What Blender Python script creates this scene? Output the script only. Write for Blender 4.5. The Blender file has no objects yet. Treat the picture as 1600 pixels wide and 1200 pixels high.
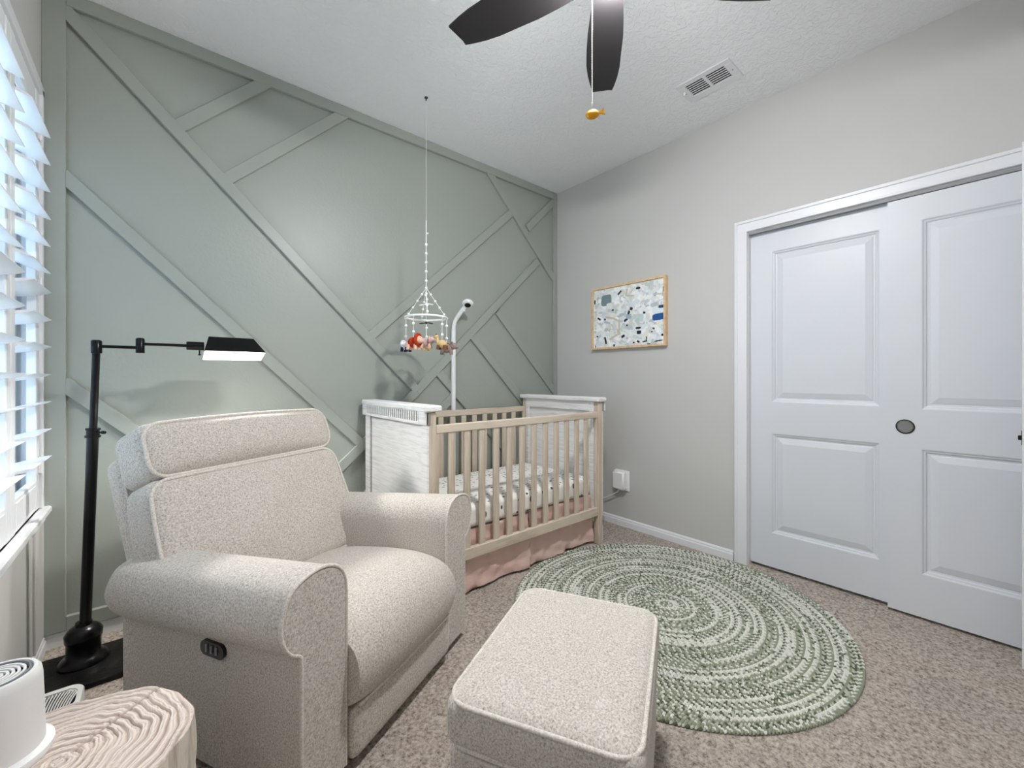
import bpy, math, random
import numpy as np
from mathutils import Vector, Matrix

R = math.radians
SC = bpy.context.scene
COL = SC.collection

# ------------------------------------------------------------------ camera
FPX = 653.0                       # focal length in pixels of the 1600x1200 frame
CAMH = 1.13
YAW = math.atan2(0.649, 0.761)
cam = bpy.data.cameras.new('camera')
cam.sensor_width = 36.0
cam.lens = FPX / 1600.0 * 36.0
cam.shift_y = -10.0 / 1600.0
cam.clip_start = 0.02
cam_o = bpy.data.objects.new('camera', cam)
COL.objects.link(cam_o)
cam_o.location = (0, 0, CAMH)
cam_o.rotation_euler = (R(90), 0, -YAW)
SC.camera = cam_o

# ------------------------------------------------------------------ world and exposure
SC.view_settings.view_transform = 'Standard'
SC.view_settings.look = 'None'
SC.view_settings.gamma = 1.0
SC.view_settings.use_curve_mapping = False
SC.view_settings.exposure = 0.70
w = bpy.data.worlds.new('overcast_daylight')
SC.world = w
w.use_nodes = True
w.node_tree.nodes['Background'].inputs[0].default_value = (0.68, 0.85, 1.0, 1)
w.node_tree.nodes['Background'].inputs[1].default_value = 1.75
FAN_LIGHT = 300.0
LAMP_LIGHT = 420.0
SC.cycles.max_bounces = 12
SC.cycles.diffuse_bounces = 8
SC.cycles.sample_clamp_indirect = 8.0

# room shell in metres, measured from the photograph's vanishing points
XL, XR, YB, YF, ZC = -0.358, 2.714, 2.584, -0.86, 2.762

# ------------------------------------------------------------------ helpers
def tag(o, label=None, cat=None, group=None, kind=None):
    if label: o['label'] = label
    if cat: o['category'] = cat
    if group: o['group'] = group
    if kind: o['kind'] = kind
    return o

ROOTS = {}
def thing(name, label, cat, loc=(0, 0, 0), rotz=0.0, group=None):
    o = bpy.data.objects.new(name, None)
    o.empty_display_size = 0.05
    COL.objects.link(o)
    o.location = loc
    o.rotation_euler = (0, 0, rotz)
    ROOTS[o.name] = Matrix.Translation(Vector(loc)) @ Matrix.Rotation(rotz, 4, 'Z')
    return tag(o, label, cat, group)

def top_of(o):
    while o.parent is not None: o = o.parent
    return o

class MB:
    """collects shapes; build() links them as one mesh object"""
    def __init__(s, T=None):
        s.v = []; s.f = []; s.T = T; s.c = None
    def add(s, vs, fs):
        b = len(s.v)
        s.v.extend(vs)
        s.f.extend([tuple(i + b for i in q) for q in fs])
        return s
    def box(s, x0, x1, y0, y1, z0, z1):
        vs = [(x, y, z) for x in (x0, x1) for y in (y0, y1) for z in (z0, z1)]
        return s.add(vs, [(0, 1, 3, 2), (4, 6, 7, 5), (0, 4, 5, 1), (2, 3, 7, 6), (0, 2, 6, 4), (1, 5, 7, 3)])
    def cbox(s, c, size, bev, M=None):
        h = [k / 2 for k in size]
        bev = min(bev, min(h) * 0.98)
        vs = []; ix = {}
        for sx in (-1, 1):
            for sy in (-1, 1):
                for sz in (-1, 1):
                    for a in range(3):
                        p = [sx * (h[0] - bev), sy * (h[1] - bev), sz * (h[2] - bev)]
                        p[a] = (sx, sy, sz)[a] * h[a]
                        ix[(sx, sy, sz, a)] = len(vs)
                        vs.append(p)
        fs = []
        P = (-1, 1)
        for q in P:
            fs.append([ix[(q, -1, -1, 0)], ix[(q, 1, -1, 0)], ix[(q, 1, 1, 0)], ix[(q, -1, 1, 0)]][::q])
            fs.append([ix[(-1, q, -1, 1)], ix[(-1, q, 1, 1)], ix[(1, q, 1, 1)], ix[(1, q, -1, 1)]][::q])
            fs.append([ix[(-1, -1, q, 2)], ix[(1, -1, q, 2)], ix[(1, 1, q, 2)], ix[(-1, 1, q, 2)]][::q])
        for a in range(3):
            b_, c_ = (a + 1) % 3, (a + 2) % 3
            for sb in P:
                for sc in P:
                    def key(sa, ax):
                        k = [0, 0, 0]; k[a] = sa; k[b_] = sb; k[c_] = sc
                        return ix[(k[0], k[1], k[2], ax)]
                    fs.append([key(-1, b_), key(1, b_), key(1, c_), key(-1, c_)][::sb * sc])
        for sx in P:
            for sy in P:
                for sz in P:
                    fs.append([ix[(sx, sy, sz, 0)], ix[(sx, sy, sz, 1)], ix[(sx, sy, sz, 2)]][::sx * sy * sz])
        out = []
        for p in vs:
            p = Vector(p)
            if M is not None: p = M @ p
            out.append((p[0] + c[0], p[1] + c[1], p[2] + c[2]))
        return s.add(out, fs)
    def bar(s, x0, x1, y0, y1, z0, z1, bev=0.003):
        return s.cbox(((x0 + x1) / 2, (y0 + y1) / 2, (z0 + z1) / 2), (abs(x1 - x0), abs(y1 - y0), abs(z1 - z0)), bev)
    def tube(s, path, r, n=8, closed=False, flat=1.0):
        pts = [Vector(p) for p in path]
        m = len(pts)
        rr = r if isinstance(r, (list, tuple)) else [r] * m
        tang = []
        for i in range(m):
            if closed: t = pts[(i + 1) % m] - pts[i - 1]
            else: t = pts[min(i + 1, m - 1)] - pts[max(i - 1, 0)]
            tang.append(t.normalized())
        up = Vector((0, 0, 1))
        if abs(tang[0].dot(up)) > 0.9: up = Vector((1, 0, 0))
        nrm = (up - tang[0] * up.dot(tang[0])).normalized()
        vs = []
        for i in range(m):
            nrm = (nrm - tang[i] * nrm.dot(tang[i])).normalized()
            bi = tang[i].cross(nrm)
            for k in range(n):
                a = 2 * math.pi * k / n
                vs.append(tuple(pts[i] + (nrm * math.cos(a) + bi * math.sin(a) * flat) * rr[i]))
        fs = []
        for i in range(m if closed else m - 1):
            j = (i + 1) % m
            for k in range(n):
                l = (k + 1) % n
                fs.append((i * n + k, i * n + l, j * n + l, j * n + k))
        if not closed:
            fs.append(tuple(range(n))[::-1])
            fs.append(tuple((m - 1) * n + k for k in range(n)))
        return s.add(vs, fs)
    def lathe(s, prof, c=(0, 0, 0), n=32, M=None):
        vs = []; fs = []
        m = len(prof)
        for (r, z) in prof:
            for k in range(n):
                a = 2 * math.pi * k / n
                p = Vector((r * math.cos(a), r * math.sin(a), z))
                if M is not None: p = M @ p
                vs.append((p[0] + c[0], p[1] + c[1], p[2] + c[2]))
        for i in range(m - 1):
            for k in range(n):
                l = (k + 1) % n
                fs.append((i * n + k, i * n + l, (i + 1) * n + l, (i + 1) * n + k))
        if prof[0][0] > 1e-6: fs.append(tuple(range(n))[::-1])
        if prof[-1][0] > 1e-6: fs.append(tuple((m - 1) * n + k for k in range(n)))
        return s.add(vs, fs)
    def ball(s, c, r, n=12, M=None):
        rx = r if isinstance(r, (tuple, list)) else (r, r, r)
        m = max(5, n // 2)
        vs = []; fs = []
        for i in range(m + 1):
            t = math.pi * i / m
            for k in range(n):
                a = 2 * math.pi * k / n
                p = Vector((rx[0] * math.sin(t) * math.cos(a), rx[1] * math.sin(t) * math.sin(a), -rx[2] * math.cos(t)))
                if M is not None: p = M @ p
                vs.append((p[0] + c[0], p[1] + c[1], p[2] + c[2]))
        for i in range(m):
            for k in range(n):
                l = (k + 1) % n
                fs.append((i * n + k, i * n + l, (i + 1) * n + l, (i + 1) * n + k))
        return s.add(vs, fs)
    def prism(s, poly, y0, y1, axis='y'):
        """poly: list of 2-D points, extruded along an axis"""
        n = len(poly)
        def P(p, t):
            return {'y': (p[0], t, p[1]), 'x': (t, p[0], p[1]), 'z': (p[0], p[1], t)}[axis]
        vs = [P(p, y0) for p in poly] + [P(p, y1) for p in poly]
        fs = [tuple(range(n)), tuple(range(2 * n - 1, n - 1, -1))]
        for i in range(n):
            j = (i + 1) % n
            fs.append((i, i + n, j + n, j))
        return s.add(vs, fs)
    def build(s, name, mat, parent=None, smooth=35, local=False, recalc=True):
        vs = s.v
        if s.T: vs = [s.T(*p) for p in vs]
        me = bpy.data.meshes.new(name)
        o = bpy.data.objects.new(name, me)
        if parent is not None:
            o.parent = parent
            if not local:
                Mi = ROOTS[top_of(parent).name].inverted()
                vs = [Mi @ Vector(p) for p in vs]
        else:
            A = np.array(vs)
            lo, hi = A.min(0), A.max(0)
            c = Vector(((lo[0] + hi[0]) / 2, (lo[1] + hi[1]) / 2, lo[2]))
            o.location = c
            vs = [Vector(p) - c for p in vs]
            ROOTS[o.name] = Matrix.Translation(c)
        me.from_pydata([tuple(p) for p in vs], [], s.f)
        me.validate()
        if recalc:
            import bmesh
            bm = bmesh.new(); bm.from_mesh(me)
            bmesh.ops.recalc_face_normals(bm, faces=bm.faces)
            bm.to_mesh(me); bm.free()
        if smooth:
            me.shade_smooth()
            me.set_sharp_from_angle(angle=R(smooth))
        me.materials.append(mat)
        COL.objects.link(o)
        if parent is None and o.name not in ROOTS: ROOTS[o.name] = Matrix.Translation(o.location)
        return o

def clone(o, parent, off=(0, 0, 0)):
    c = o.copy()
    COL.objects.link(c)
    c.parent = parent
    c.location = o.location + Vector(off)
    for ch in list(o.children):
        clone(ch, c)
    return c

def struct(mb, name, mat, parent=None, smooth=0):
    o = mb.build(name, mat, parent, smooth)
    if parent is None: o['kind'] = 'structure'
    return o

# ------------------------------------------------------------------ materials
def srgb(r, g, b):
    def f(c):
        c /= 255.0
        return c / 12.92 if c <= 0.04045 else ((c + 0.055) / 1.055) ** 2.4
    return (f(r), f(g), f(b), 1)

def new_mat(name):
    m = bpy.data.materials.new(name)
    m.use_nodes = True
    nt = m.node_tree
    b = nt.nodes['Principled BSDF']
    return m, nt, b

def node(nt, kind, **kw):
    n = nt.nodes.new(kind)
    for k, v in kw.items():
        if k.startswith('_'): setattr(n, k[1:], v)
        else: n.inputs[k].default_value = v
    return n

def ramp(nt, src, stops):
    r = nt.nodes.new('ShaderNodeValToRGB')
    e = r.color_ramp.elements
    while len(e) < len(stops): e.new(0.5)
    for k, (p, c) in enumerate(stops):
        e[k].position = p
        e[k].color = c
    nt.links.new(src, r.inputs[0])
    return r

def coords(nt, scale=(1, 1, 1), rot=(0, 0, 0), out='Object'):
    t = nt.nodes.new('ShaderNodeTexCoord')
    m = nt.nodes.new('ShaderNodeMapping')
    m.inputs['Scale'].default_value = scale
    m.inputs['Rotation'].default_value = rot
    nt.links.new(t.outputs[out], m.inputs[0])
    return m.outputs[0]

def add_bump(nt, b, height, strength, dist):
    k = nt.nodes.new('ShaderNodeBump')
    k.inputs['Strength'].default_value = strength
    k.inputs['Distance'].default_value = dist
    nt.links.new(height, k.inputs['Height'])
    nt.links.new(k.outputs[0], b.inputs['Normal'])

def plain(name, col, rough=0.5, metal=0.0, spec=0.5, bump=None, coat=0.0):
    m, nt, b = new_mat(name)
    b.inputs['Base Color'].default_value = col
    b.inputs['Roughness'].default_value = rough
    b.inputs['Metallic'].default_value = metal
    b.inputs['Specular IOR Level'].default_value = spec
    b.inputs['Coat Weight'].default_value = coat
    if bump:
        n = node(nt, 'ShaderNodeTexNoise', Scale=bump[0], Detail=3.0)
        nt.links.new(coords(nt), n.inputs['Vector'])
        add_bump(nt, b, n.outputs[0], bump[1], bump[2])
    return m

def speckle(name, stops, scale, rough=0.9, detail=4.0, bump=(0.5, 0.002), stretch=(1, 1, 1), low=None, sheen=0.0):
    """a fabric or pile: noise speckle colour with its own relief"""
    m, nt, b = new_mat(name)
    c = coords(nt, stretch)
    n = node(nt, 'ShaderNodeTexNoise', Scale=scale, Detail=detail, Roughness=0.65)
    nt.links.new(c, n.inputs['Vector'])
    r = ramp(nt, n.outputs[0], stops)
    out = r.outputs[0]
    if low:
        n2 = node(nt, 'ShaderNodeTexNoise', Scale=low[0], Detail=2.0)
        nt.links.new(c, n2.inputs['Vector'])
        r2 = ramp(nt, n2.outputs[0], low[1])
        mx = nt.nodes.new('ShaderNodeMixRGB'); mx.blend_type = 'MULTIPLY'; mx.inputs[0].default_value = 1
        nt.links.new(out, mx.inputs[1]); nt.links.new(r2.outputs[0], mx.inputs[2])
        out = mx.outputs[0]
    nt.links.new(out, b.inputs['Base Color'])
    b.inputs['Roughness'].default_value = rough
    b.inputs['Specular IOR Level'].default_value = 0.2
    b.inputs['Sheen Weight'].default_value = sheen
    add_bump(nt, b, n.outputs[0], *bump)
    return m

def wood(name, c1, c2, stretch, scale=6.0, rough=0.55, bump=(0.25, 0.002), detail=6.0):
    m, nt, b = new_mat(name)
    n = node(nt, 'ShaderNodeTexNoise', Scale=scale, Detail=detail, Roughness=0.6, Distortion=0.6)
    nt.links.new(coords(nt, stretch), n.inputs['Vector'])
    r = ramp(nt, n.outputs[0], [(0.33, c1), (0.55, c2), (0.7, c2)])
    nt.links.new(r.outputs[0], b.inputs['Base Color'])
    b.inputs['Roughness'].default_value = rough
    add_bump(nt, b, n.outputs[0], *bump)
    return m

def emit(name, col, strength):
    m, nt, b = new_mat(name)
    b.inputs['Base Color'].default_value = (0.9, 0.9, 0.9, 1)
    b.inputs['Emission Color'].default_value = col
    b.inputs['Emission Strength'].default_value = strength
    return m

def attr_mat(name, rough=0.8, attr='Col', bump=None):
    m, nt, b = new_mat(name)
    a = nt.nodes.new('ShaderNodeVertexColor')
    a.layer_name = attr
    nt.links.new(a.outputs[0], b.inputs['Base Color'])
    b.inputs['Roughness'].default_value = rough
    b.inputs['Specular IOR Level'].default_value = 0.2
    if bump:
        n = node(nt, 'ShaderNodeTexNoise', Scale=bump[0], Detail=3.0)
        nt.links.new(coords(nt), n.inputs['Vector'])
        add_bump(nt, b, n.outputs[0], bump[1], bump[2])
    return m

M = {}
M['green'] = plain('green_wall_paint', srgb(157, 163, 155), 0.42, bump=(70, 0.22, 0.004))
M['batten'] = plain('green_batten_paint', srgb(157, 163, 155), 0.38, bump=(120, 0.05, 0.002))
M['grey'] = plain('grey_wall_paint', srgb(199, 198, 195), 0.6, bump=(90, 0.10, 0.003))
M['trim'] = plain('white_trim_paint', srgb(230, 231, 234), 0.35, bump=(60, 0.03, 0.002))
M['door'] = plain('white_door_paint', srgb(216, 219, 224), 0.4, bump=(220, 0.08, 0.001))
M['dark'] = plain('dark_recess', srgb(18, 18, 19), 0.9)
M['shutter'] = plain('white_shutter_paint', srgb(238, 240, 243), 0.35)
M['black'] = plain('black_lamp_metal', srgb(20, 20, 22), 0.28, metal=0.6)
M['blackgloss'] = plain('black_plastic', srgb(14, 14, 15), 0.25)
M['white_plastic'] = plain('white_plastic', srgb(240, 240, 240), 0.35)
M['offwhite'] = plain('white_device_plastic', srgb(226, 224, 222), 0.45)
M['nickel'] = plain('brushed_nickel', srgb(150, 148, 145), 0.35, metal=1.0)
M['bronze'] = plain('dark_bronze', srgb(50, 42, 36), 0.4, metal=0.8)
M['gold'] = plain('gold_charm', srgb(222, 158, 44), 0.3, metal=0.7)
M['brass'] = plain('pale_chain', srgb(215, 212, 200), 0.3, metal=0.7)
M['blade'] = plain('black_fan_blade', srgb(44, 42, 43), 0.45)
M['blade'].node_tree.nodes['Principled BSDF'].inputs['Specular IOR Level'].default_value = 0.35
M['bead'] = plain('white_felt_bead', srgb(244, 244, 240), 0.7)
M['string'] = plain('white_cotton_string', srgb(240, 240, 238), 0.8)
FAB = [(0.30, srgb(136, 127, 117)), (0.43, srgb(182, 174, 164)), (0.58, srgb(207, 200, 191)), (0.75, srgb(226, 221, 213))]
M['fabric'] = speckle('oatmeal_tweed', FAB, 210, bump=(0.45, 0.0025), sheen=0.15)
M['piping'] = speckle('oatmeal_piping', [(0.3, srgb(176, 167, 155)), (0.6, srgb(222, 216, 207))], 260, bump=(0.3, 0.001))
M['carpet'] = speckle('beige_carpet', [(0.29, srgb(98, 86, 76)), (0.39, srgb(168, 153, 140)), (0.52, srgb(210, 197, 184)), (0.68, srgb(238, 228, 217))],
                      95, rough=1.0, detail=6.0, bump=(1.0, 0.016), low=(1.3, [(0.40, (0.84, 0.86, 0.88, 1)), (0.55, (1, 1, 1, 1))]))
M['cribwood'] = wood('pale_crib_wood', srgb(182, 166, 147), srgb(208, 194, 176), (2.5, 2.5, 0.25), 12)
M['cribrail'] = wood('pale_crib_rail_wood', srgb(184, 168, 149), srgb(208, 194, 176), (0.25, 2.5, 2.5), 12)
M['whitewash'] = wood('whitewashed_wood', srgb(212, 210, 208), srgb(234, 233, 232), (1.6, 0.16, 2.6), 34, bump=(0.03, 0.001))
M['framewood'] = wood('light_maple', srgb(205, 170, 128), srgb(226, 196, 156), (3, 3, 3), 10)
M['pink'] = plain('blush_linen', srgb(214, 184, 173), 0.9, spec=0.1, bump=(18, 0.35, 0.02))
M['matblack'] = speckle('black_mottled_plastic', [(0.4, srgb(10, 10, 10)), (0.6, srgb(24, 22, 22)), (0.75, srgb(74, 68, 64))], 9, rough=0.35, detail=5, bump=(0.3, 0.01))

# clear window glass: lets daylight through with a weak reflection
m, nt, b = new_mat('window_glass')
nt.nodes.remove(b)
tr = nt.nodes.new('ShaderNodeBsdfTransparent'); tr.inputs[0].default_value = (0.90, 0.95, 0.98, 1)
gl = nt.nodes.new('ShaderNodeBsdfGlossy'); gl.inputs['Roughness'].default_value = 0.02
mx = nt.nodes.new('ShaderNodeMixShader')
mx.inputs[0].default_value = 0.05
nt.links.new(tr.outputs[0], mx.inputs[1]); nt.links.new(gl.outputs[0], mx.inputs[2])
nt.links.new(mx.outputs[0], nt.nodes['Material Output'].inputs[0])
M['glass'] = m

# knock-down ceiling plaster
m, nt, b = new_mat('ceiling_plaster')
b.inputs['Base Color'].default_value = srgb(244, 246, 248)
b.inputs['Roughness'].default_value = 0.75
n = node(nt, 'ShaderNodeTexNoise', Scale=26.0, Detail=5.0, Roughness=0.6, Distortion=1.2)
nt.links.new(coords(nt), n.inputs['Vector'])
r = ramp(nt, n.outputs[0], [(0.42, (0, 0, 0, 1)), (0.58, (1, 1, 1, 1))])
add_bump(nt, b, r.outputs[0], 0.45, 0.006)
M['ceiling'] = m

# crib sheet: white cotton with small dark printed marks
m, nt, b = new_mat('printed_sheet')
v = node(nt, 'ShaderNodeTexVoronoi', Scale=1.0); v.inputs['Randomness'].default_value = 0.8
nt.links.new(coords(nt, (23, 50, 14), (0.05, 0.0, 0.25)), v.inputs['Vector'])
r = ramp(nt, v.outputs['Distance'], [(0.21, srgb(84, 84, 88)), (0.27, srgb(240, 238, 233))])
n2 = node(nt, 'ShaderNodeTexNoise', Scale=5.0, Detail=1.0)
nt.links.new(coords(nt), n2.inputs['Vector'])
r2 = ramp(nt, n2.outputs[0], [(0.40, (1, 1, 1, 1)), (0.5, (0.3, 0.3, 0.3, 1))])
mx = nt.nodes.new('ShaderNodeMixRGB'); mx.inputs[2].default_value = srgb(238, 236, 230)
nt.links.new(r2.outputs[0], mx.inputs[0]); nt.links.new(r.outputs[0], mx.inputs[1])
mx.inputs[0].default_value = 0.2
nt.links.new(r.outputs[0], b.inputs['Base Color'])
b.inputs['Roughness'].default_value = 0.9
n3 = node(nt, 'ShaderNodeTexNoise', Scale=9.0, Detail=3.0)
nt.links.new(coords(nt), n3.inputs['Vector'])
add_bump(nt, b, n3.outputs[0], 0.4, 0.02)
M['sheet'] = m

# ------------------------------------------------------------------ room shell
WT = 0.12
struct(MB().box(XL - WT, XR + 0.75, YF - WT, YB + WT, -0.1, 0.0), 'floor', M['carpet'])
struct(MB().box(XL - WT, XR + 0.75, YF - WT, YB + WT, ZC, ZC + 0.1), 'ceiling', M['ceiling'])
wall_back = struct(MB().box(XL - WT, XR + WT, YB, YB + WT, 0, ZC), 'wall_back', M['green'])
struct(MB().box(XL - WT, XR + WT, YF - WT, YF, 0, ZC), 'wall_front', M['grey'])

# window opening in the left wall
WY0, WY1, WZ0, WZ1 = 0.77, 2.535, 0.60, 2.285
mb = MB()
mb.box(XL - WT, XL, YF, WY0, 0, ZC); mb.box(XL - WT, XL, WY1, YB, 0, ZC)
mb.box(XL - WT, XL, WY0, WY1, 0, WZ0); mb.box(XL - WT, XL, WY0, WY1, WZ1, ZC)
wall_left = struct(mb, 'wall_left', M['grey'])
struct(MB().bar(XL - 0.001, XL + 0.008, 2.405, YB, 0.062, WZ0 - 0.03, 0.002), 'corner_board', M['grey'], wall_left)

# closet opening in the right wall
CY0, CY1, CZ = -0.325, 0.995, 2.005
mb = MB()
mb.box(XR, XR + WT, CY1, YB, 0, ZC); mb.box(XR, XR + WT, YF, CY0, 0, ZC)
mb.box(XR, XR + WT, CY0, CY1, CZ, ZC)
mb.box(XR + 0.65, XR + 0.75, CY0 - 0.3, CY1 + 0.3, 0, CZ + 0.3)
mb.box(XR + WT, XR + 0.65, CY1 + 0.2, CY1 + 0.3, 0, CZ + 0.3); mb.box(XR + WT, XR + 0.65, CY0 - 0.3, CY0 - 0.2, 0, CZ + 0.3)
struct(mb, 'wall_right', M['grey'])

# baseboards with a stepped top
def baseboard(name, pts_axis, a0, a1, wall, sgn):
    prof = [(0, 0), (0.014, 0), (0.014, 0.040), (0.010, 0.046), (0.010, 0.054), (0.004, 0.063), (0, 0.063)]
    mb = MB()
    if pts_axis == 'y':
        mb.prism([(wall + sgn * p, z) for p, z in prof], a0, a1, 'y')
    else:
        mb.prism([(wall + sgn * p, z) for p, z in prof], a0, a1, 'x')
    return struct(mb, name, M['trim'], smooth=0)
baseboard('baseboard_back', 'x', XL, XR, YB, -1)
baseboard('baseboard_left', 'y', YF, YB, XL, 1)
baseboard('baseboard_right', 'y', CY1 + 0.077, YB, XR, -1)

# green wall battens: border and 45 degree boards, each its own board
def batten(p, q, width=0.062, th=0.0200):
    p = Vector((p[0], 0, p[1])); q = Vector((q[0], 0, q[1]))
    d = (q - p); L = d.length; ang = math.atan2(d.z, d.x)
    Mx = Matrix.Rotation(-ang, 3, 'Y')
    c = (p + q) / 2
    th -= 0.00008 * len(wall_back.children)
    mb = MB().cbox((c.x, YB - th / 2 + 0.0005, c.z), (L, th, width), 0.0022, Mx)
    return mb.build('batten', M['batten'], wall_back, 0)
bw = 0.058
batten((XL + 0.035, 0.063), (XL + 0.035, ZC), 0.070, 0.0235)
batten((XR - 0.022, 0.063), (XR - 0.022, ZC), 0.044, 0.0235)
batten((XL + 0.07, ZC - 0.030), (XR - 0.044, ZC - 0.030), 0.060, 0.0235)
batten((XL + 0.07, 0.092), (XR - 0.044, 0.092), 0.058, 0.0235)
def diag(p, q, th=0.0205): return batten(p, q, bw, th)
D1 = 2.392; D2 = 1.668
diag((XL + 0.05, D1 - XL - 0.05), (1.35, D1 - 1.35), 0.0215)
diag((XL + 0.055, 1.990), (0.975, 0.716))
diag((XL + 0.055, 1.112), (0.58, 0.225))
diag((0.075, 2.330), (0.455, 2.722))
diag((0.272, 2.140), (0.868, 2.722))
diag((1.030, 1.393), (2.190, 2.466))
diag((1.960, 2.720), (2.685, 1.996), 0.0215)
diag((2.359, 2.374), (2.678, 2.682))
diag((0.12, -0.03 + 0.15), (0.832, 0.581))
diag((0.832, 0.583), (1.346, 1.037), 0.0215); diag((1.346, 1.037), (2.485, 2.125), 0.0213)
diag((2.045, 1.650), (2.685, 1.010))
diag((1.806, 1.440), (2.684, 0.562))
diag((1.512, 1.170), (2.54, 0.142))
diag((0.78, 0.185), (1.640, 1.000))

# ------------------------------------------------------------------ window, sill and shutters
win = struct(MB().bar(XL - 0.10, XL - 0.06, WY0, WY0 + 0.05, WZ0, WZ1).bar(XL - 0.10, XL - 0.06, WY1 - 0.05, WY1, WZ0, WZ1)
             .bar(XL - 0.10, XL - 0.06, WY0, WY1, WZ0, WZ0 + 0.05).bar(XL - 0.10, XL - 0.06, WY0, WY1, WZ1 - 0.05, WZ1)
             .bar(XL - 0.10, XL - 0.06, 1.60, 1.70, WZ0, WZ1), 'window_1', M['trim'])
zm = (WZ0 + WZ1) / 2
MB().bar(XL - 0.105, XL - 0.062, WY0 + 0.05, WY1 - 0.05, zm - 0.02, zm + 0.02).build('meeting_rail', M['trim'], win, 0)
for (ya, yb) in ((WY0 + 0.05, 1.60), (1.70, WY1 - 0.05)):
    for (za, zb) in ((WZ0 + 0.05, zm - 0.02), (zm + 0.02, WZ1 - 0.05)):
        sash = MB().bar(XL - 0.098, XL - 0.066, ya, ya + 0.035, za, zb).bar(XL - 0.098, XL - 0.066, yb - 0.035, yb, za, zb)\
            .bar(XL - 0.098, XL - 0.066, ya, yb, za, za + 0.035).bar(XL - 0.098, XL - 0.066, ya, yb, zb - 0.035, zb)\
            .build('sash', M['trim'], win, 0)
        MB().box(XL - 0.084, XL - 0.080, ya + 0.03, yb - 0.03, za + 0.03, zb - 0.03).build('pane', M['glass'], sash, 0)
sill = MB().bar(XL - 0.06, XL + 0.030, WY0 - 0.04, YB - 0.015, WZ0 - 0.028, WZ0, 0.006)
sill.bar(XL - 0.001, XL + 0.012, WY0 - 0.02, YB - 0.02, WZ0 - 0.06, WZ0 - 0.026, 0.003)
sill.build('window_sill', M['trim'], win, 0)
tr = MB()
tr.bar(XL - 0.05, XL + 0.010, WY1 - 0.008, WY1 + 0.022, WZ0, WZ1 + 0.02); tr.bar(XL - 0.05, XL + 0.010, WY0 - 0.03, WY0 + 0.008, WZ0, WZ1 + 0.02)
tr.bar(XL - 0.05, XL + 0.010, WY0 - 0.03, WY1 + 0.022, WZ1 - 0.008, WZ1 + 0.03)
struct(tr, 'trim_1', M['trim'])

SX = XL - 0.014          # shutter mid plane
PW = 0.4375
shut_labels = ['white louvred shutter panel hinged beside the green accent wall',
               'white louvred shutter panel, second one from the green accent wall',
               'white louvred shutter panel, third one from the green accent wall',
               'white louvred shutter panel, fourth and furthest from the green accent wall']
for k in range(4):
    y1 = WY1 - 0.008 - k * PW; y0 = y1 - PW + 0.002
    t = thing('plantation_shutter', shut_labels[k], 'shutter', (SX, (y0 + y1) / 2, WZ0 + 0.003), 0, 'shutter panels in the window')
    st = 0.054
    MB().bar(SX - 0.014, SX + 0.014, y1 - st, y1, WZ0 + 0.003, WZ1 - 0.01).build('stile', M['shutter'], t, 0)
    MB().bar(SX - 0.014, SX + 0.014, y0, y0 + st, WZ0 + 0.003, WZ1 - 0.01).build('stile', M['shutter'], t, 0)
    rl = MB().bar(SX - 0.012, SX + 0.012, y0 + st, y1 - st, WZ0 + 0.003, 0.72).build('bottom_rail', M['shutter'], t, 0)
    MB().bar(SX + 0.0115, SX + 0.015, y0 + st + 0.012, y1 - st - 0.012, WZ0 + 0.02, 0.706).build('raised_panel', M['shutter'], rl, 0)
    MB().bar(SX - 0.012, SX + 0.012, y0 + st, y1 - st, 2.185, WZ1 - 0.01).build('top_rail', M['shutter'], t, 0)
    protos = {}
    for i in range(13):
        up = i >= 7
        zc = 0.805 + 0.1085 * i if not up else 1.566 + 0.1085 * (i - 7)
        if up not in protos:
            a = R(-22) if up else R(13)
            poly = []
            for s_, tt in ((-0.057, 0.0012), (-0.04, 0.0045), (0, 0.006), (0.04, 0.0045), (0.057, 0.0012)):
                poly.append((s_, tt))
            poly = poly + [(s_, -tt) for s_, tt in poly[::-1]]
            poly = [(p * math.cos(a) - q * math.sin(a) + SX, p * math.sin(a) + q * math.cos(a) + zc) for p, q in poly]
            protos[up] = (MB().prism(poly, y0 + st + 0.002, y1 - st - 0.002, 'y').build('louver', M['shutter'], t, 30), zc)
        else:
            clone(protos[up][0], t, (0, 0, zc - protos[up][1]))
    if k in (0, 2):
        for hz in (0.78, 1.50, 2.12):
            hg = MB().bar(SX + 0.014, SX + 0.018, y1 - 0.022, y1 - 0.001, hz - 0.035, hz + 0.035, 0.001)
            hg.tube([(SX + 0.019, y1 - 0.006, hz - 0.035), (SX + 0.019, y1 - 0.006, hz + 0.035)], 0.005, 8)
            hg.build('hinge', M['white_plastic'], t, 30)

# ------------------------------------------------------------------ closet doors and casing
cas = MB()
def casing_piece(mb, y0, y1, z0, z1, outer):
    mb.bar(XR - 0.013, XR + 0.02, y0, y1, z0, z1, 0.002)
cw = 0.070
cas.bar(XR - 0.012, XR + 0.003, CY1, CY1 + cw, 0, CZ + cw, 0.002).bar(XR - 0.018, XR, CY1 + cw - 0.018, CY1 + cw, 0, CZ + cw, 0.003)
cas.bar(XR - 0.012, XR + 0.003, CY0 - cw, CY0, 0, CZ + cw, 0.002).bar(XR - 0.018, XR, CY0 - cw, CY0 - cw + 0.018, 0, CZ + cw, 0.003)
cas.bar(XR - 0.0125, XR + 0.003, CY0 - cw, CY1 + cw, CZ, CZ + cw, 0.002).bar(XR - 0.0185, XR, CY0 - cw, CY1 + cw, CZ + cw - 0.018, CZ + cw, 0.003)
cas.bar(XR - 0.0155, XR, CY0, CY1, CZ + 0.001, CZ + 0.012, 0.002)
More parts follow.
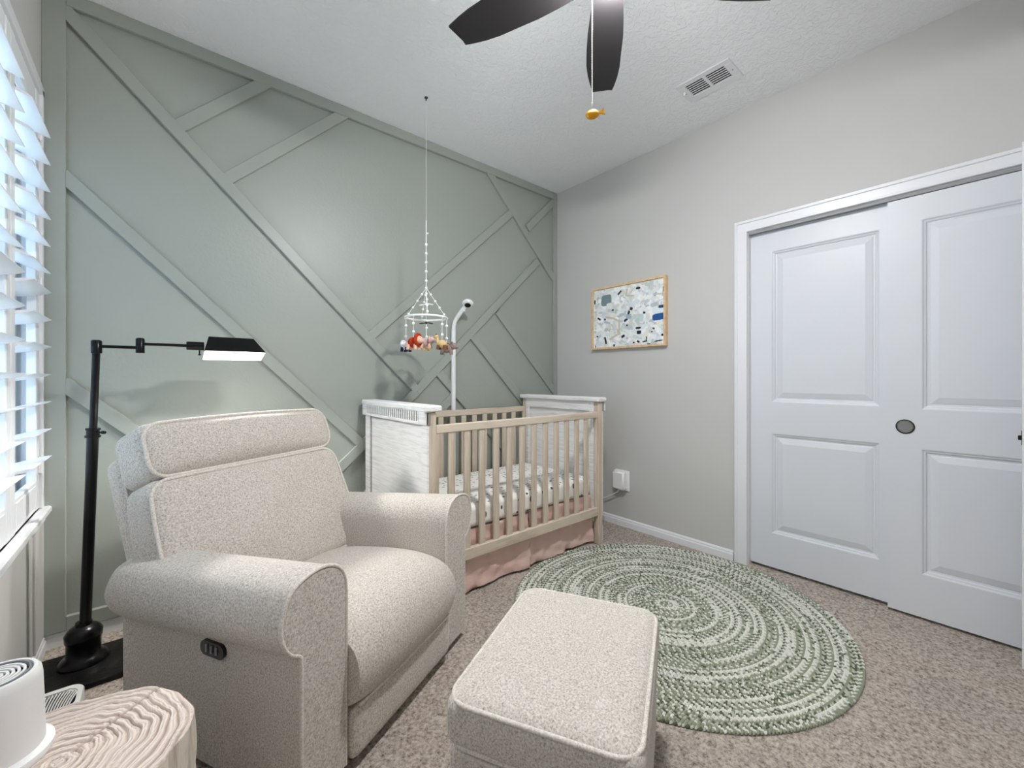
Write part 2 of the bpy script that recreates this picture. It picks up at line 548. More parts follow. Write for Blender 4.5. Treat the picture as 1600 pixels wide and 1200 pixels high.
cas.bar(XR, XR + WT, CY1 - 0.004, CY1 + 0.002, 0, CZ).bar(XR, XR + WT, CY0 - 0.002, CY0 + 0.004, 0, CZ)
cas.bar(XR, XR + WT, CY0, CY1, CZ - 0.004, CZ + 0.002)
struct(cas, 'trim_2', M['trim'])
track = MB().bar(XR + 0.004, XR + 0.018, CY0 + 0.005, CY1 - 0.005, 1.988, CZ - 0.003, 0.001)
struct(track, 'trim_3', plain('grey_track_metal', srgb(150, 150, 152), 0.5))

def panel_door(name, xf, y0, y1, z0, z1, panels, th=0.034, mat=None):
    """slab with moulded panels on the room side (facing -x)"""
    mat = mat or M['door']
    mb = MB()
    ys = sorted({y0, y1} | {p[0] for p in panels} | {p[1] for p in panels})
    pz = sorted({z0, z1} | {p[2] for p in panels} | {p[3] for p in panels})
    def is_panel(ya, yb, za, zb):
        return any(p[0] <= ya and yb <= p[1] and p[2] <= za and zb <= p[3] for p in panels)
    for i in range(len(ys) - 1):
        for j in range(len(pz) - 1):
            if not is_panel(ys[i], ys[i + 1], pz[j], pz[j + 1]):
                mb.box(xf, xf + th, ys[i], ys[i + 1], pz[j], pz[j + 1])
            else:
                mb.box(xf + th * 0.55, xf + th, ys[i], ys[i + 1], pz[j], pz[j + 1])
    d = struct(mb, name, mat)
    prof = [(0, 0), (0.004, 0.001), (0.008, 0.005), (0.015, 0.007), (0.019, 0.0125), (0.027, 0.0135), (0.031, 0.011), (0.058, 0.0035), (0.062, 0.0035)]
    for (pa, pb, za, zb) in panels:
        pm = MB(); vs = []; fs = []
        for ins, dep in prof:
            vs += [(xf + dep, pa + ins, za + ins), (xf + dep, pb - ins, za + ins), (xf + dep, pb - ins, zb - ins), (xf + dep, pa + ins, zb - ins)]
        for k in range(len(prof) - 1):
            for e in range(4):
                fs.append((4 * k + e, 4 * k + (e + 1) % 4, 4 * k + 4 + (e + 1) % 4, 4 * k + 4 + e))
        L = 4 * (len(prof) - 1)
        fs.append((L, L + 1, L + 2, L + 3))
        pm.add(vs, fs)
        pm.build('door_panel', mat, d, 0, recalc=True)
    return d

d1 = panel_door('door_1', XR + 0.040, 0.315, 0.991, 0.018, 1.992, [(0.396, 0.880, 0.985, 1.872), (0.396, 0.880, 0.216, 0.804)])
d2 = panel_door('door_2', XR - 0.001, CY0 + 0.006, 0.362, 0.014, 1.982, [(CY0 + 0.124, 0.244, 0.980, 1.868), (CY0 + 0.124, 0.244, 0.212, 0.798)])
MX = Matrix.Rotation(R(-90), 3, 'Y')
fp = MB().lathe([(0.033, 0), (0.033, 0.003), (0.028, 0.004), (0.026, 0.0015), (0.0, 0.0012)], (XR - 0.001, 0.299, 0.897), 28, MX)
fpo = fp.build('finger_pull', M['nickel'], d2, 40)
MB().tube([(XR - 0.0035, 0.299 + 0.0315 * math.cos(R(12 * k)), 0.897 + 0.0315 * math.sin(R(12 * k))) for k in range(30)], 0.0026, 8, True).build('rim', M['bronze'], fpo, 60)

# entry door standing open at the right, seen edge-on
d3 = panel_door('door_3', 2.532, YF + 0.02, -0.050, 0.012, 2.035, [(YF + 0.14, -0.17, 1.0, 1.92), (YF + 0.14, -0.17, 0.22, 0.80)], 0.035, M['trim'])
MB().bar(2.537, 2.562, -0.0502, -0.0486, 0.87, 0.925, 0.001).build('latch_plate', M['bronze'], d3, 0)
MB().bar(2.542, 2.557, -0.051, -0.040, 0.888, 0.906, 0.002).build('latch_bolt', M['bronze'], d3, 0)
kb = MB().lathe([(0.032, 0), (0.032, 0.006), (0.012, 0.012), (0.012, 0.03), (0.026, 0.042), (0.027, 0.055), (0.018, 0.064), (0, 0.066)], (2.532, -0.112, 0.897), 24, MX)
kb.build('door_knob', M['bronze'], d3, 40)

# ------------------------------------------------------------------ recliner
CU = Vector((0.888, 0.460, 0)).normalized()
CROT = math.atan2(CU.y, CU.x)
CS = 0.9735                      # chair size
CO = Vector((0.2845, 1.172, 0)) * CS
def chair_pt(u, v): 
    p = CO + CU * u * CS + Vector((-CU.y, CU.x, 0)) * v * CS
    return (p.x, p.y, 0)
rec = thing('recliner_armchair', 'oatmeal tweed power recliner with rolled arms and a headrest pillow', 'armchair', chair_pt(0.435, 0.40), CROT)
def CT(u, v, z): return ((u - 0.435) * CS, (v - 0.40) * CS, 0.030 + z * CS)
def CT0(u, v, z): return ((u - 0.435) * CS, (v - 0.40) * CS, z)

ARM = [(0.002, 0.003), (0.000, 0.20), (0.000, 0.385), (-0.006, 0.415), (-0.026, 0.428), (-0.046, 0.452), (-0.060, 0.49), (-0.060, 0.525),
       (-0.046, 0.565), (-0.025, 0.593), (0.015, 0.609), (0.060, 0.614), (0.100, 0.606), (0.132, 0.585), (0.150, 0.553), (0.156, 0.51), (0.156, 0.40), (0.155, 0.20), (0.154, 0.003)]
def smooth_path(pts, k=3):
    out = []
    P = [Vector((p[0], p[1], 0)) for p in pts]
    for i in range(len(P) - 1):
        a, b_, c, d = P[max(i - 1, 0)], P[i], P[i + 1], P[min(i + 2, len(P) - 1)]
        for j in range(k):
            t = j / k
            q = 0.5 * ((2 * b_) + (c - a) * t + (2 * a - 5 * b_ + 4 * c - d) * t * t + (3 * b_ - a - 3 * c + d) * t ** 3)
            out.append((q.x, q.y))
    out.append(tuple(pts[-1]))
    return out
ARMS = smooth_path(ARM, 3)
def arm_drop(v, z): return z - 0.085 * max(v, 0) * min(1, max(0, (z - 0.25) / 0.15))
def make_arm(mir):
    def U(u): return 0.87 - u if mir else u
    secs = [(0.006, 0.990), (0.0, 0.978), (-0.002, 0.0)]
    body = MB(CT)
    cu, cz = 0.065, 0.42
    rows = []
    vlist = [(0.004, 0.992), (0.012, 1.0), (0.06, 1.0), (0.2, 1.0), (0.4, 1.0), (0.6, 1.0), (0.70, 0.995), (0.755, 0.97), (0.79, 0.91), (0.812, 0.80), (0.82, 0.6)]
    n = len(ARMS)
    vs = []; fs = []
    for (v, sc) in vlist:
        for (u, z) in ARMS:
            s_ = sc
            if z > 0.40:
                zz = 0.45 + (z - 0.45) * s_; uu = cu + (u - cu) * s_
                vv = v
            else:
                uu = u if sc > 0.98 else max(min(u, 0.154), 0.002); zz = z; vv = min(v, 0.80)
            vs.append((U(uu), vv, arm_drop(vv, zz)))
    for i in range(len(vlist) - 1):
        for k in range(n - 1):
            fs.append((i * n + k, i * n + k + 1, (i + 1) * n + k + 1, (i + 1) * n + k))
    fs.append(tuple((len(vlist) - 1) * n + k for k in range(n)))
    fs.append(tuple(range(n)))
    body.add(vs, fs)
    arm = body.build('arm', M['fabric'], rec, 50, local=True)
    # front panel, slightly domed inside its welt
    outl = []
    for k in range(n):
        a_, b_ = Vector(ARMS[max(k - 1, 0)]), Vector(ARMS[min(k + 1, n - 1)])
        t_ = (b_ - a_).normalized()
        outl.append((ARMS[k][0] + t_.y * 0.006, ARMS[k][1] - t_.x * 0.006))
    fp = MB(CT)
    vs = [(U(u), 0.003, z) for u, z in outl] + [(U(u), -0.004, z) for u, z in outl]
    fs = [(k, (k + 1) % n, n + (k + 1) % n, n + k) for k in range(n)] + [tuple(range(n, 2 * n))]
    fp.add(vs, fs).build('arm_front', M['fabric'], arm, 40, local=True)
    pp = MB(CT)
    pp.tube([(U(u + (0.078 - u) * 0.012), -0.001, z) for (u, z) in ARMS], 0.0055, 8)
    pp.build('piping', M['piping'], arm, 60, local=True)
    return arm
make_arm(False)
make_arm(True)

def pillow(sx, sy, sz, r, n=22, crown=(0, 0, 0), warp=None):
    """rounded box cushion, returns (verts, faces) centred on the origin"""
    h = np.array([sx, sy, sz]) / 2
    rr = np.array(r if isinstance(r, (tuple, list)) else (r, r, r), float)
    idx = {}; vs = []; fs = []
    t = np.linspace(-1, 1, n + 1)
    t = np.sign(t) * (1 - (1 - np.abs(t)) ** 1.35)
    def vid(p):
        key = tuple(np.round(p, 5))
        if key not in idx:
            P = np.array(p) * h
            c = np.clip(P, -(h - rr), h - rr)
            d = (P - c) / rr
            L = np.linalg.norm(d)
            if L > 1e-9: P = c + d / L * rr
            q = P / h
            for a in range(3):
                if crown[a]:
                    o1, o2 = (a + 1) % 3, (a + 2) % 3
                    P[a] += crown[a] * (1 - q[o1] ** 2) * (1 - q[o2] ** 2) * np.sign(q[a]) * min(1, abs(q[a]) * 1.3)
            if warp: P = np.array(warp(P, q))
            idx[key] = len(vs); vs.append(tuple(P))
        return idx[key]
    for a in range(3):
        o1, o2 = (a + 1) % 3, (a + 2) % 3
        for s_ in (-1, 1):
            for i in range(n):
                for j in range(n):
                    q = []
                    for (di, dj) in ((0, 0), (1, 0), (1, 1), (0, 1)):
                        p = [0, 0, 0]; p[a] = s_; p[o1] = t[i + di]; p[o2] = t[j + dj]
                        q.append(vid(p))
                    if s_ < 0: q = q[::-1]
                    if len(set(q)) == 4: fs.append(tuple(q))
    return vs, fs

def rrect(hx, hz, r, n=6, step=0.04):
    pts = []
    for (cx, cz, a0) in ((hx - r, hz - r, 0), (-(hx - r), hz - r, 90), (-(hx - r), -(hz - r), 180), (hx - r, -(hz - r), 270)):
        for k in range(n + 1):
            a = R(a0 + 90 * k / n)
            pts.append((cx + r * math.cos(a), cz + r * math.sin(a)))
    out = []
    for i in range(len(pts)):
        p, q = pts[i], pts[(i + 1) % len(pts)]
        L = math.dist(p, q); m = max(1, int(L / step))
        out += [(p[0] + (q[0] - p[0]) * k / m, p[1] + (q[1] - p[1]) * k / m) for k in range(m)]
    return out

LEAN = R(22.5)
LV = (math.sin(LEAN), math.cos(LEAN)); NV = (math.cos(LEAN), -math.sin(LEAN))   # along the back, and into it
BB = (0.520, 0.345)
def back_T(cu, along, into):
    def T(x, y, z):
        v = BB[0] + LV[0] * (along + z) + NV[0] * (into + y)
        zz = BB[1] + LV[1] * (along + z) + NV[1] * (into + y)
        return CT(cu + x, v, zz)
    return T
def back_cushion(name, cu, w_, t_, h_, along, into, r, crown, warp=None):
    T = back_T(cu, along, into)
    vs, fs = pillow(w_, t_, h_, r, 26, crown, warp)
    c = MB(T).add(vs, fs).build(name, M['fabric'], rec, 60, local=True)
    rr = r if not isinstance(r, (tuple, list)) else min(r)
    path = []
    for (x, z) in rrect(w_ / 2 - rr * 0.22, h_ / 2 - rr * 0.22, rr * 1.3, 7, 0.03):
        P = np.array([x, -t_ / 2 + rr * 0.22, z])
        if warp: P = np.array(warp(P, P / np.array([w_ / 2, t_ / 2, h_ / 2])))
        path.append(tuple(P))
    MB(T).tube(path, 0.0065, 8, True).build('piping', M['piping'], c, 60, local=True)
    return c
def lumbar_warp(P, q):
    x, y, z = P
    if y < 0:
        y += 0.012 * math.sin(9 * x + 3 * z) * (1 - q[0] ** 2) * (1 - q[2] ** 2) + 0.006 * math.sin(23 * x - 17 * z) * (1 - q[0] ** 2) * (1 - q[2] ** 2)
    x *= 1 + 0.035 * (1 - (q[2] + 0.1) ** 2)
    return (x, y, z)
back_cushion('back_cushion', 0.415, 0.79, 0.17, 0.49, 0.245, 0.085, 0.045, (0, 0.030, 0), lumbar_warp)
def head_warp(P, q):
    x, y, z = P
    if z > 0: z += 0.010 * (1 - q[0] ** 2)
    if y < 0 and z < 0: y += 0.018 * q[2] ** 2
    return (x, y, z)
back_cushion('headrest_pillow', 0.418, 0.785, 0.19, 0.205, 0.582, 0.082, (0.045, 0.045, 0.045), (0, 0.02, 0), head_warp)
vs, fs = pillow(0.785, 0.11, 0.60, 0.04, 16, (0, 0.01, 0))
bs = MB(back_T(0.425, 0.325, 0.215)).add(vs, fs).build('back_shell', M['fabric'], rec, 60, local=True)
MB(back_T(0.425, 0.325, 0.165)).tube([(x, 0.006, z) for x, z in rrect(0.382, 0.29, 0.05)], 0.005, 8, True).build('piping', M['piping'], bs, 60, local=True)

# seat: side profile swept across the width with a crown
SP = smooth_path([(0.56, 0.350), (0.45, 0.372), (0.30, 0.392), (0.16, 0.400), (0.07, 0.393), (0.005, 0.372), (-0.040, 0.330), (-0.056, 0.275), (-0.052, 0.225), (-0.036, 0.180), (-0.008, 0.158), (0.05, 0.153), (0.56, 0.16)], 3)
def swept(prof, u0, u1, n, edge, crown, cz):
    vs = []; fs = []; m = len(prof)
    for i in range(n + 1):
        s_ = -1 + 2 * i / n
        s_ = math.copysign(1 - (1 - abs(s_)) ** 1.6, s_)
        k = 1 - edge * abs(s_) ** 9
        for (v, z) in prof:
            g = crown * (1 - s_ * s_)
            vv = 0.28 + (v - 0.28) * (1 - edge * 0.25 * abs(s_) ** 9); zz = cz + (z - cz) * k
            if z > cz: zz += g * min(1, (z - cz) / 0.1)
            if v < 0: vv -= g * 0.4
            vs.append((u0 + (u1 - u0) * (s_ + 1) / 2, vv, zz))
    for i in range(n):
        for k in range(m):
            l = (k + 1) % m
            fs.append((i * m + k, i * m + l, (i + 1) * m + l, (i + 1) * m + k))
    fs.append(tuple(range(m))[::-1]); fs.append(tuple(n * m + k for k in range(m)))
    return vs, fs
vs, fs = swept(SP, 0.160, 0.712, 20, 0.10, 0.022, 0.27)
seat = MB(CT).add(vs, fs).build('seat_cushion', M['fabric'], rec, 60, local=True)
MB(CT).tube([(0.180 + 0.51 * k / 16, -0.030 - 0.008 * (1 - (k / 8 - 1) ** 2), 0.166) for k in range(17)], 0.005, 8).build('piping', M['piping'], seat, 60, local=True)
vs, fs = pillow(0.548, 0.06, 0.125, 0.02, 12, (0, 0.006, 0))
MB(lambda x, y, z: CT(0.436 + x, 0.004 + y, 0.078 + z * 1.2)).add(vs, fs).build('footrest_panel', M['fabric'], rec, 60, local=True)
MB(CT).bar(0.02, 0.85, 0.03, 0.78, 0.015, 0.17, 0.01).build('base_frame', plain('dark_underframe', srgb(48, 42, 38), 0.9), rec, 0, local=True)
for (u, v) in ((0.07, 0.06), (0.80, 0.06), (0.07, 0.74), (0.80, 0.74)):
    MB(CT0).lathe([(0.022, 0.0), (0.024, 0.01), (0.022, 0.066)], (u, v, 0), 14).build('foot', M['blackgloss'], rec, 40, local=True)
cp_prof = rrect(0.050, 0.021, 0.019, 6, 1)
cp = MB(CT)
cp.prism([(0.335 + a, 0.352 + b_) for a, b_ in cp_prof], -0.010, 0.004, 'x')
cpo = cp.build('control_panel', M['blackgloss'], rec, 40, local=True)
for k in range(3):
    MB(CT).bar(-0.0135, -0.009, 0.3135 + 0.021 * k - 0.0035, 0.3135 + 0.021 * k + 0.0035, 0.342, 0.364, 0.001)\
        .build('switch', plain('grey_switch', srgb(120, 120, 122), 0.4), cpo, 0, local=True)

# ------------------------------------------------------------------ ottoman
OC = (0.857, 0.770)
ott = thing('ottoman', 'oatmeal tweed box ottoman with piped edges beside the round rug', 'ottoman', (OC[0], OC[1], 0), CROT)
vs, fs = pillow(0.575, 0.445, 0.115, 0.034, 30, (0.004, 0.004, 0.016))
oc = MB(lambda x, y, z: (x, y, z + 0.338)).add(vs, fs).build('cushion', M['fabric'], ott, 60, local=True)
for zz, q in ((0.3855, 0.006), (0.2905, 0.006)):
    MB().tube([(x, y, zz) for x, y in rrect(0.2875 - q, 0.2225 - q, 0.055, 8, 0.04)], 0.0058, 8, True).build('piping', M['piping'], oc, 60, local=True)
vs, fs = pillow(0.560, 0.430, 0.245, 0.026, 18, (0.006, 0.006, 0))
ob = MB(lambda x, y, z: (x, y, z + 0.162)).add(vs, fs).build('base', M['fabric'], ott, 60, local=True)
MB().tube([(x, y, 0.272) for x, y in rrect(0.276, 0.211, 0.05, 8, 0.04)], 0.0055, 8, True).build('piping', M['piping'], ob, 60, local=True)
for sx in (-1, 1):
    for sy in (-1, 1):
        MB().lathe([(0.016, 0), (0.02, 0.05)], (sx * 0.23, sy * 0.165, 0), 12).build('foot', M['blackgloss'], ott, 40, local=True)

# ------------------------------------------------------------------ braided round rug
RC = (1.925, 1.080); RR = 0.754
rug = thing('braided_rug', 'round braided rug in sage green and white on the beige carpet', 'rug', (RC[0], RC[1], 0))
MB().lathe([(RR - 0.006, 0.0005), (RR - 0.004, 0.003), (RR - 0.008, 0.0055), (0.0, 0.0055)], (0, 0, 0), 96).build('backing', plain('rug_backing', srgb(96, 104, 86), 0.95), rug, 40, local=True)
M['braid'] = attr_mat('braided_cotton', 0.9, bump=(400, 0.3, 0.001))
rng = np.random.default_rng(7)
PAL = np.array([srgb(220, 220, 211)[:3], srgb(186, 189, 176)[:3], srgb(147, 152, 132)[:3], srgb(92, 98, 78)[:3]])
rows = 48; rw = RR / rows
ng = 6
for k in range(rows):
    rad = rw * (k + 0.5)
    ns = max(6, int(round(2 * math.pi * rad / 0.0125)))
    runs = {-1: [], 1: []}
    kind = (0, 1, 0, 2, 1, 3)[k % 6]
    while len(runs[1]) < ns:
        m_ = int(rng.integers(10, 46))
        kd_ = kind if rng.random() < 0.6 else int(rng.integers(0, 4))
        for q_ in range(m_):
            if kd_ == 0: p_ = (0, 1 if q_ % 2 else 0)           # nearly white row
            elif kd_ == 1: p_ = (1 if q_ % 2 else 3, 0 if q_ % 2 else 2)   # dotted dark and light
            elif kd_ == 2: p_ = (2, 1 if q_ % 3 else 3)         # sage
            else: p_ = (2 if q_ % 2 else 0, 2)
            runs[-1].append(p_[0]); runs[1].append(p_[1])
    allv = []; allf = []; allc = []
    base = 0
    for i in range(ns):
        for side in (-1, 1):
            th = 2 * math.pi * (i + 0.25 * side) / ns
            r0 = rad + side * rw * 0.23
            c = PAL[runs[side][i]]
            if rng.random() < 0.12: c = PAL[int(rng.integers(0, 4))]
            a = th + math.pi / 2 + side * 0.75
            ct, st_ = math.cos(a), math.sin(a)
            hl, hw, ht = 0.0082, 0.0044, 0.0068
            ex, ey = r0 * math.cos(th), r0 * math.sin(th)
            for (s_, zz) in ((1.0, 0.0045), (0.72, 0.0045 + ht * 0.72)):
                for g in range(ng):
                    b_ = 2 * math.pi * g / ng
                    lx, ly = hl * s_ * math.cos(b_), hw * s_ * math.sin(b_)
                    allv.append((ex + lx * ct - ly * st_, ey + lx * st_ + ly * ct, zz))
            allv.append((ex, ey, 0.0045 + ht))
            for g in range(ng):
                h_ = (g + 1) % ng
                allf.append((base + g, base + h_, base + ng + h_, base + ng + g))
                allf.append((base + ng + g, base + ng + h_, base + 2 * ng))
            allc += [c * (0.93 + 0.14 * rng.random())] * (2 * ng + 1)
            base += 2 * ng + 1
    mb = MB(); mb.v = allv; mb.f = allf
    o = mb.build('braid_row', M['braid'], rug, 0, local=True, recalc=False)
    ca = o.data.color_attributes.new('Col', 'FLOAT_COLOR', 'POINT')
    cc = np.ones((len(allv), 4), np.float32); cc[:, :3] = np.array(allc)
    ca.data.foreach_set('color', cc.ravel())
    o.data.shade_smooth()

# ------------------------------------------------------------------ crib
X0, X1, Y0, Y1 = 0.985, 2.320, 1.765, 2.535
crib = thing('baby_crib', 'pale wooden baby crib with white panelled ends and open slats', 'crib', ((X0 + X1) / 2, (Y0 + Y1) / 2, 0))
PS = 0.044
for (xa, sx) in ((X0, 1), (X1 - PS, -1)):
    for ya in (Y0, Y1 - PS):
        MB().bar(xa, xa + PS, ya, ya + PS, 0.0, 0.965, 0.004).build('post', M['cribwood'], crib, 0)
    # panelled end
    xo = xa + 0.010 if sx > 0 else xa + 0.012
    ep = MB().bar(xo, xo + 0.022, Y0 + PS - 0.002, Y1 - PS + 0.002, 0.10, 0.93, 0.001)
    ep = ep.build('end_panel', M['whitewash'], crib, 0)
    xs = X0 - 0.006 if sx > 0 else X1 - 0.006
    fr = MB()
    fr.bar(xs, xs + 0.012, Y0 + 0.001, Y0 + 0.062, 0.02, 0.905, 0.003); fr.bar(xs, xs + 0.012, Y1 - 0.062, Y1 - 0.001, 0.02, 0.905, 0.003)
    fr.bar(xs, xs + 0.012, Y0 + 0.001, Y1 - 0.001, 0.12, 0.19, 0.003)
    fr.build('end_frame', M['whitewash'], ep, 0)
    xi = X0 + PS - 0.008 if sx > 0 else X1 - PS - 0.004
    fi = MB().bar(xi, xi + 0.012, Y0 + PS, Y0 + PS + 0.035, 0.15, 0.966, 0.003).bar(xi, xi + 0.012, Y1 - PS - 0.035, Y1 - PS, 0.15, 0.966, 0.003)
    fi.bar(xi, xi + 0.012, Y0 + PS + 0.034, Y1 - PS - 0.034, 0.90, 0.966, 0.003)
    fi.build('end_frame', M['whitewash'], ep, 0)
    cap = MB().bar(xa - 0.025, xa + PS + 0.025, Y0 - 0.014, Y1 + 0.014, 0.965, 0.996, 0.007).build('top_cap', M['whitewash'], crib, 0)
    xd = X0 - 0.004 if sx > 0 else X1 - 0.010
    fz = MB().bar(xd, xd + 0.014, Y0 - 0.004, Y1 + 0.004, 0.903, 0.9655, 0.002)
    fzo = fz.build('frieze_rail', plain('gap_shade_wood', srgb(138, 130, 122), 0.7), crib, 0)  # darker tone paints in the shade of the gaps between the dentil teeth
    xt = X0 - 0.023 if sx > 0 else X1 + 0.011
    dt = MB()
    n = 27
    dt.bar(xt, xt + 0.012, Y0 - 0.003, Y0 + 0.055, 0.905, 0.966, 0.001); dt.bar(xt, xt + 0.012, Y1 - 0.055, Y1 + 0.003, 0.905, 0.966, 0.001)
    for k in range(n):
        yy = Y0 + 0.064 + k * (Y1 - Y0 - 0.128) / (n - 1)
        dt.bar(xt, xt + 0.012, yy - 0.0056, yy + 0.0056, 0.918, 0.966, 0.0008)
    dt.bar(xt, xt + 0.012, Y0 + 0.05, Y1 - 0.05, 0.904, 0.919, 0.001)
    dto = dt.build('dentil_moulding', M['whitewash'], fzo, 0)
    dto['kind'] = 'stuff'
for (ya, yb) in ((Y0 + 0.004, Y0 + 0.030), (Y1 - 0.030, Y1 - 0.004)):
    ym = (ya + yb) / 2
    MB().bar(X0 + PS, X1 - PS, ya, yb, 0.858, 0.900, 0.004).build('top_rail', M['cribrail'], crib, 0)
    MB().bar(X0 + PS, X1 - PS, ya, yb, 0.197, 0.256, 0.004).build('bottom_rail', M['cribrail'], crib, 0)
    for xe in (X0 + PS, X1 - PS - 0.018):
        MB().bar(xe, xe + 0.018, ym - 0.010, ym + 0.010, 0.250, 0.862, 0.002).build('slat', M['cribwood'], crib, 0)
    s0 = MB().bar(1.122 - 0.020, 1.122 + 0.020, ym - 0.007, ym + 0.007, 0.250, 0.862, 0.003).build('slat', M['cribwood'], crib, 0)
    for k in range(1, 12):
        clone(s0, crib, (0.0945 * k, 0, 0))
MB().bar(X0 + PS + 0.002, X1 - PS - 0.002, Y0 + 0.085, Y1 - 0.045, 0.300, 0.325, 0.002).build('mattress_support', M['cribrail'], crib, 0)

vs, fs = pillow(1.225, 0.665, 0.125, 0.032, 24, (0, 0, 0.008))
mat_o = MB(lambda x, y, z: (x + 1.652, y + 2.150, z + 0.392)).add(vs, fs).build('crib_mattress', M['sheet'], None, 60)
tag(mat_o, 'crib mattress in a white fitted sheet printed with small dark marks', 'mattress')

# blush crib skirt: hanging panels with soft folds
skirt = thing('crib_skirt', 'blush pink linen crib skirt hanging to the carpet under the crib', 'crib skirt', (1.65, 2.15, 0.016))
def cloth(x0, x1, yb, seed, axis='x'):
    nx, nz = 60, 22
    vs = []; fs = []
    rnd = random.Random(seed)
    ph = [rnd.uniform(0, 6) for _ in range(6)]
    for th in (0.0, 0.0022):
        for j in range(nz + 1):
            t = j / nz
            for i in range(nx + 1):
                s_ = i / nx
                x = x0 + (x1 - x0) * s_
                amp = 0.003 + 0.005 * t
                fold = amp * (math.sin(9 * s_ + ph[0]) + 0.6 * math.sin(21 * s_ + ph[1] + 2 * t) + 0.35 * math.sin(40 * s_ + ph[2] - 3 * t))
                edge = -0.016 * t * math.exp(-((s_) / 0.05) ** 2) - 0.016 * t * math.exp(-((1 - s_) / 0.05) ** 2)
                wr = 0.003 * math.sin(31 * s_ + 17 * t + ph[3]) * t + 0.003 * math.sin(13 * s_ - 25 * t + ph[4])
                y = yb + fold + edge + wr - 0.012 * t + th
                z = 0.3275 - (0.3275 - 0.016 - 0.002 * (1 + math.sin(14 * s_ + ph[5])) * 0.5) * t
                xx = x + 0.006 * math.sin(7 * t + ph[1]) * t
                vs.append((xx, y, z) if axis == 'x' else (y, xx, z))
    m = (nx + 1) * (nz + 1)
    for l in (0, 1):
        for j in range(nz):
            for i in range(nx):
                a = l * m + j * (nx + 1) + i
                fs.append((a, a + 1, a + nx + 2, a + nx + 1))
    for i in range(nx):
        a = nz * (nx + 1) + i
        fs.append((a, a + 1, a + 1 + m, a + m))
        fs.append((i, i + 1, i + 1 + m, i + m))
    for j in range(nz):
        for i in (0, nx):
            a = j * (nx + 1) + i
            fs.append((a, a + nx + 1, a + nx + 1 + m, a + m))
    return vs, fs
for args in ((1.035, 1.674, 1.824, 3, 'x'), (1.695, 2.268, 1.832, 8, 'x'), (1.85, 2.49, 1.062, 5, 'y')):
    vs, fs = cloth(*args)
    MB().add(vs, fs).build('skirt_panel', M['pink'], skirt, 80)

# ------------------------------------------------------------------ baby monitor on a pole behind the crib
mon = thing('baby_monitor_stand', 'white baby monitor camera on a tall pole behind the crib', 'baby monitor', (1.627, 2.556, 0))
pole = [(1.627, 2.556, 0.02), (1.627, 2.556, 1.46), (1.628, 2.553, 1.50), (1.632, 2.542, 1.535), (1.640, 2.520, 1.565), (1.652, 2.490, 1.600), (1.664, 2.462, 1.632)]
MB().tube(pole, 0.0155, 12).build('pole', M['white_plastic'], mon, 60)
MB().bar(1.50, 1.75, 2.539, 2.571, 0.0, 0.022, 0.006).build('base', M['white_plastic'], mon, 0)
dirc = Vector((-0.40, -0.50, -0.95)).normalized()
q = dirc.to_track_quat('Z', 'Y').to_matrix()
hc = Vector((1.672, 2.440, 1.652))
mh = MB().lathe([(0, -0.022), (0.022, -0.020), (0.036, -0.010), (0.041, 0.002), (0.036, 0.013), (0.027, 0.017), (0, 0.018)], hc, 28, q).build('camera_head', M['white_plastic'], mon, 50)
MB().lathe([(0.022, 0.0165), (0.022, 0.019), (0.0, 0.0195)], hc, 24, q).build('lens', M['blackgloss'], mh, 40)
MB().tube([(1.660, 2.470, 1.622), (1.662, 2.465, 1.600)], 0.005, 8).build('cable_plug', M['white_plastic'], mon, 40)

# outlet box and its cord
ob_ = thing('outlet_cover_box', 'small white plastic outlet cover box on the grey wall beside the crib', 'outlet cover', (XR, 1.878, 0.273))
MB().bar(XR - 0.012, XR, 1.816, 1.940, 0.273, 0.426, 0.004).build('back_plate', M['white_plastic'], ob_, 0)
MB().cbox((XR - 0.036, 1.884, 0.352), (0.052, 0.104, 0.138), 0.012).build('cover', M['white_plastic'], ob_, 40)
MB().bar(XR - 0.050, XR - 0.012, 1.845, 1.925, 0.420, 0.428, 0.003).build('latch', M['white_plastic'], ob_, 0)
cd = MB().tube([(XR - 0.035, 1.888, 0.287), (XR - 0.035, 1.90, 0.262), (XR - 0.034, 1.94, 0.235), (XR - 0.032, 2.02, 0.190), (XR - 0.03, 2.14, 0.14), (XR - 0.03, 2.30, 0.07), (XR - 0.06, 2.44, 0.02), (2.55, 2.553, 0.006), (2.2, 2.562, 0.006), (1.78, 2.560, 0.006)], 0.0032, 8)
tag(cd.build('power_cord', M['white_plastic'], None, 60), 'thin white power cord running from the outlet box down behind the crib', 'cord')

# ------------------------------------------------------------------ hanging mobile
MXY = (1.199, 2.176)
mob = thing('crib_mobile', 'white beaded crib mobile with small plush animals hanging over the crib', 'mobile', (MXY[0], MXY[1], 1.29))
mx_, my_ = MXY
MB().tube([(mx_, my_, ZC), (mx_, my_, 2.045)], 0.0011, 6).build('hanging_thread', M['string'], mob, 40)
MB().lathe([(0.010, 0), (0.010, -0.004), (0.004, -0.008), (0.003, -0.02), (0, -0.021)], (mx_, my_, ZC), 14).build('ceiling_hook', plain('hook_metal', srgb(70, 68, 66), 0.4, metal=0.6), mob, 40)
st = MB().tube([(mx_, my_, 2.045), (mx_, my_, 1.650)], 0.0028, 6)
st.tube([(mx_ + 0.002, my_, 1.970), (mx_ + 0.012, my_ - 0.004, 1.972)], 0.004, 6)
st.build('main_cord', M['string'], mob, 40)
for z in (1.905, 1.852, 1.800, 1.748, 1.694, 1.652):
    MB().ball((mx_, my_, z), 0.0085, 10).build('bead', M['bead'], mob, 60)
RZ, RRD = 1.478, 0.118
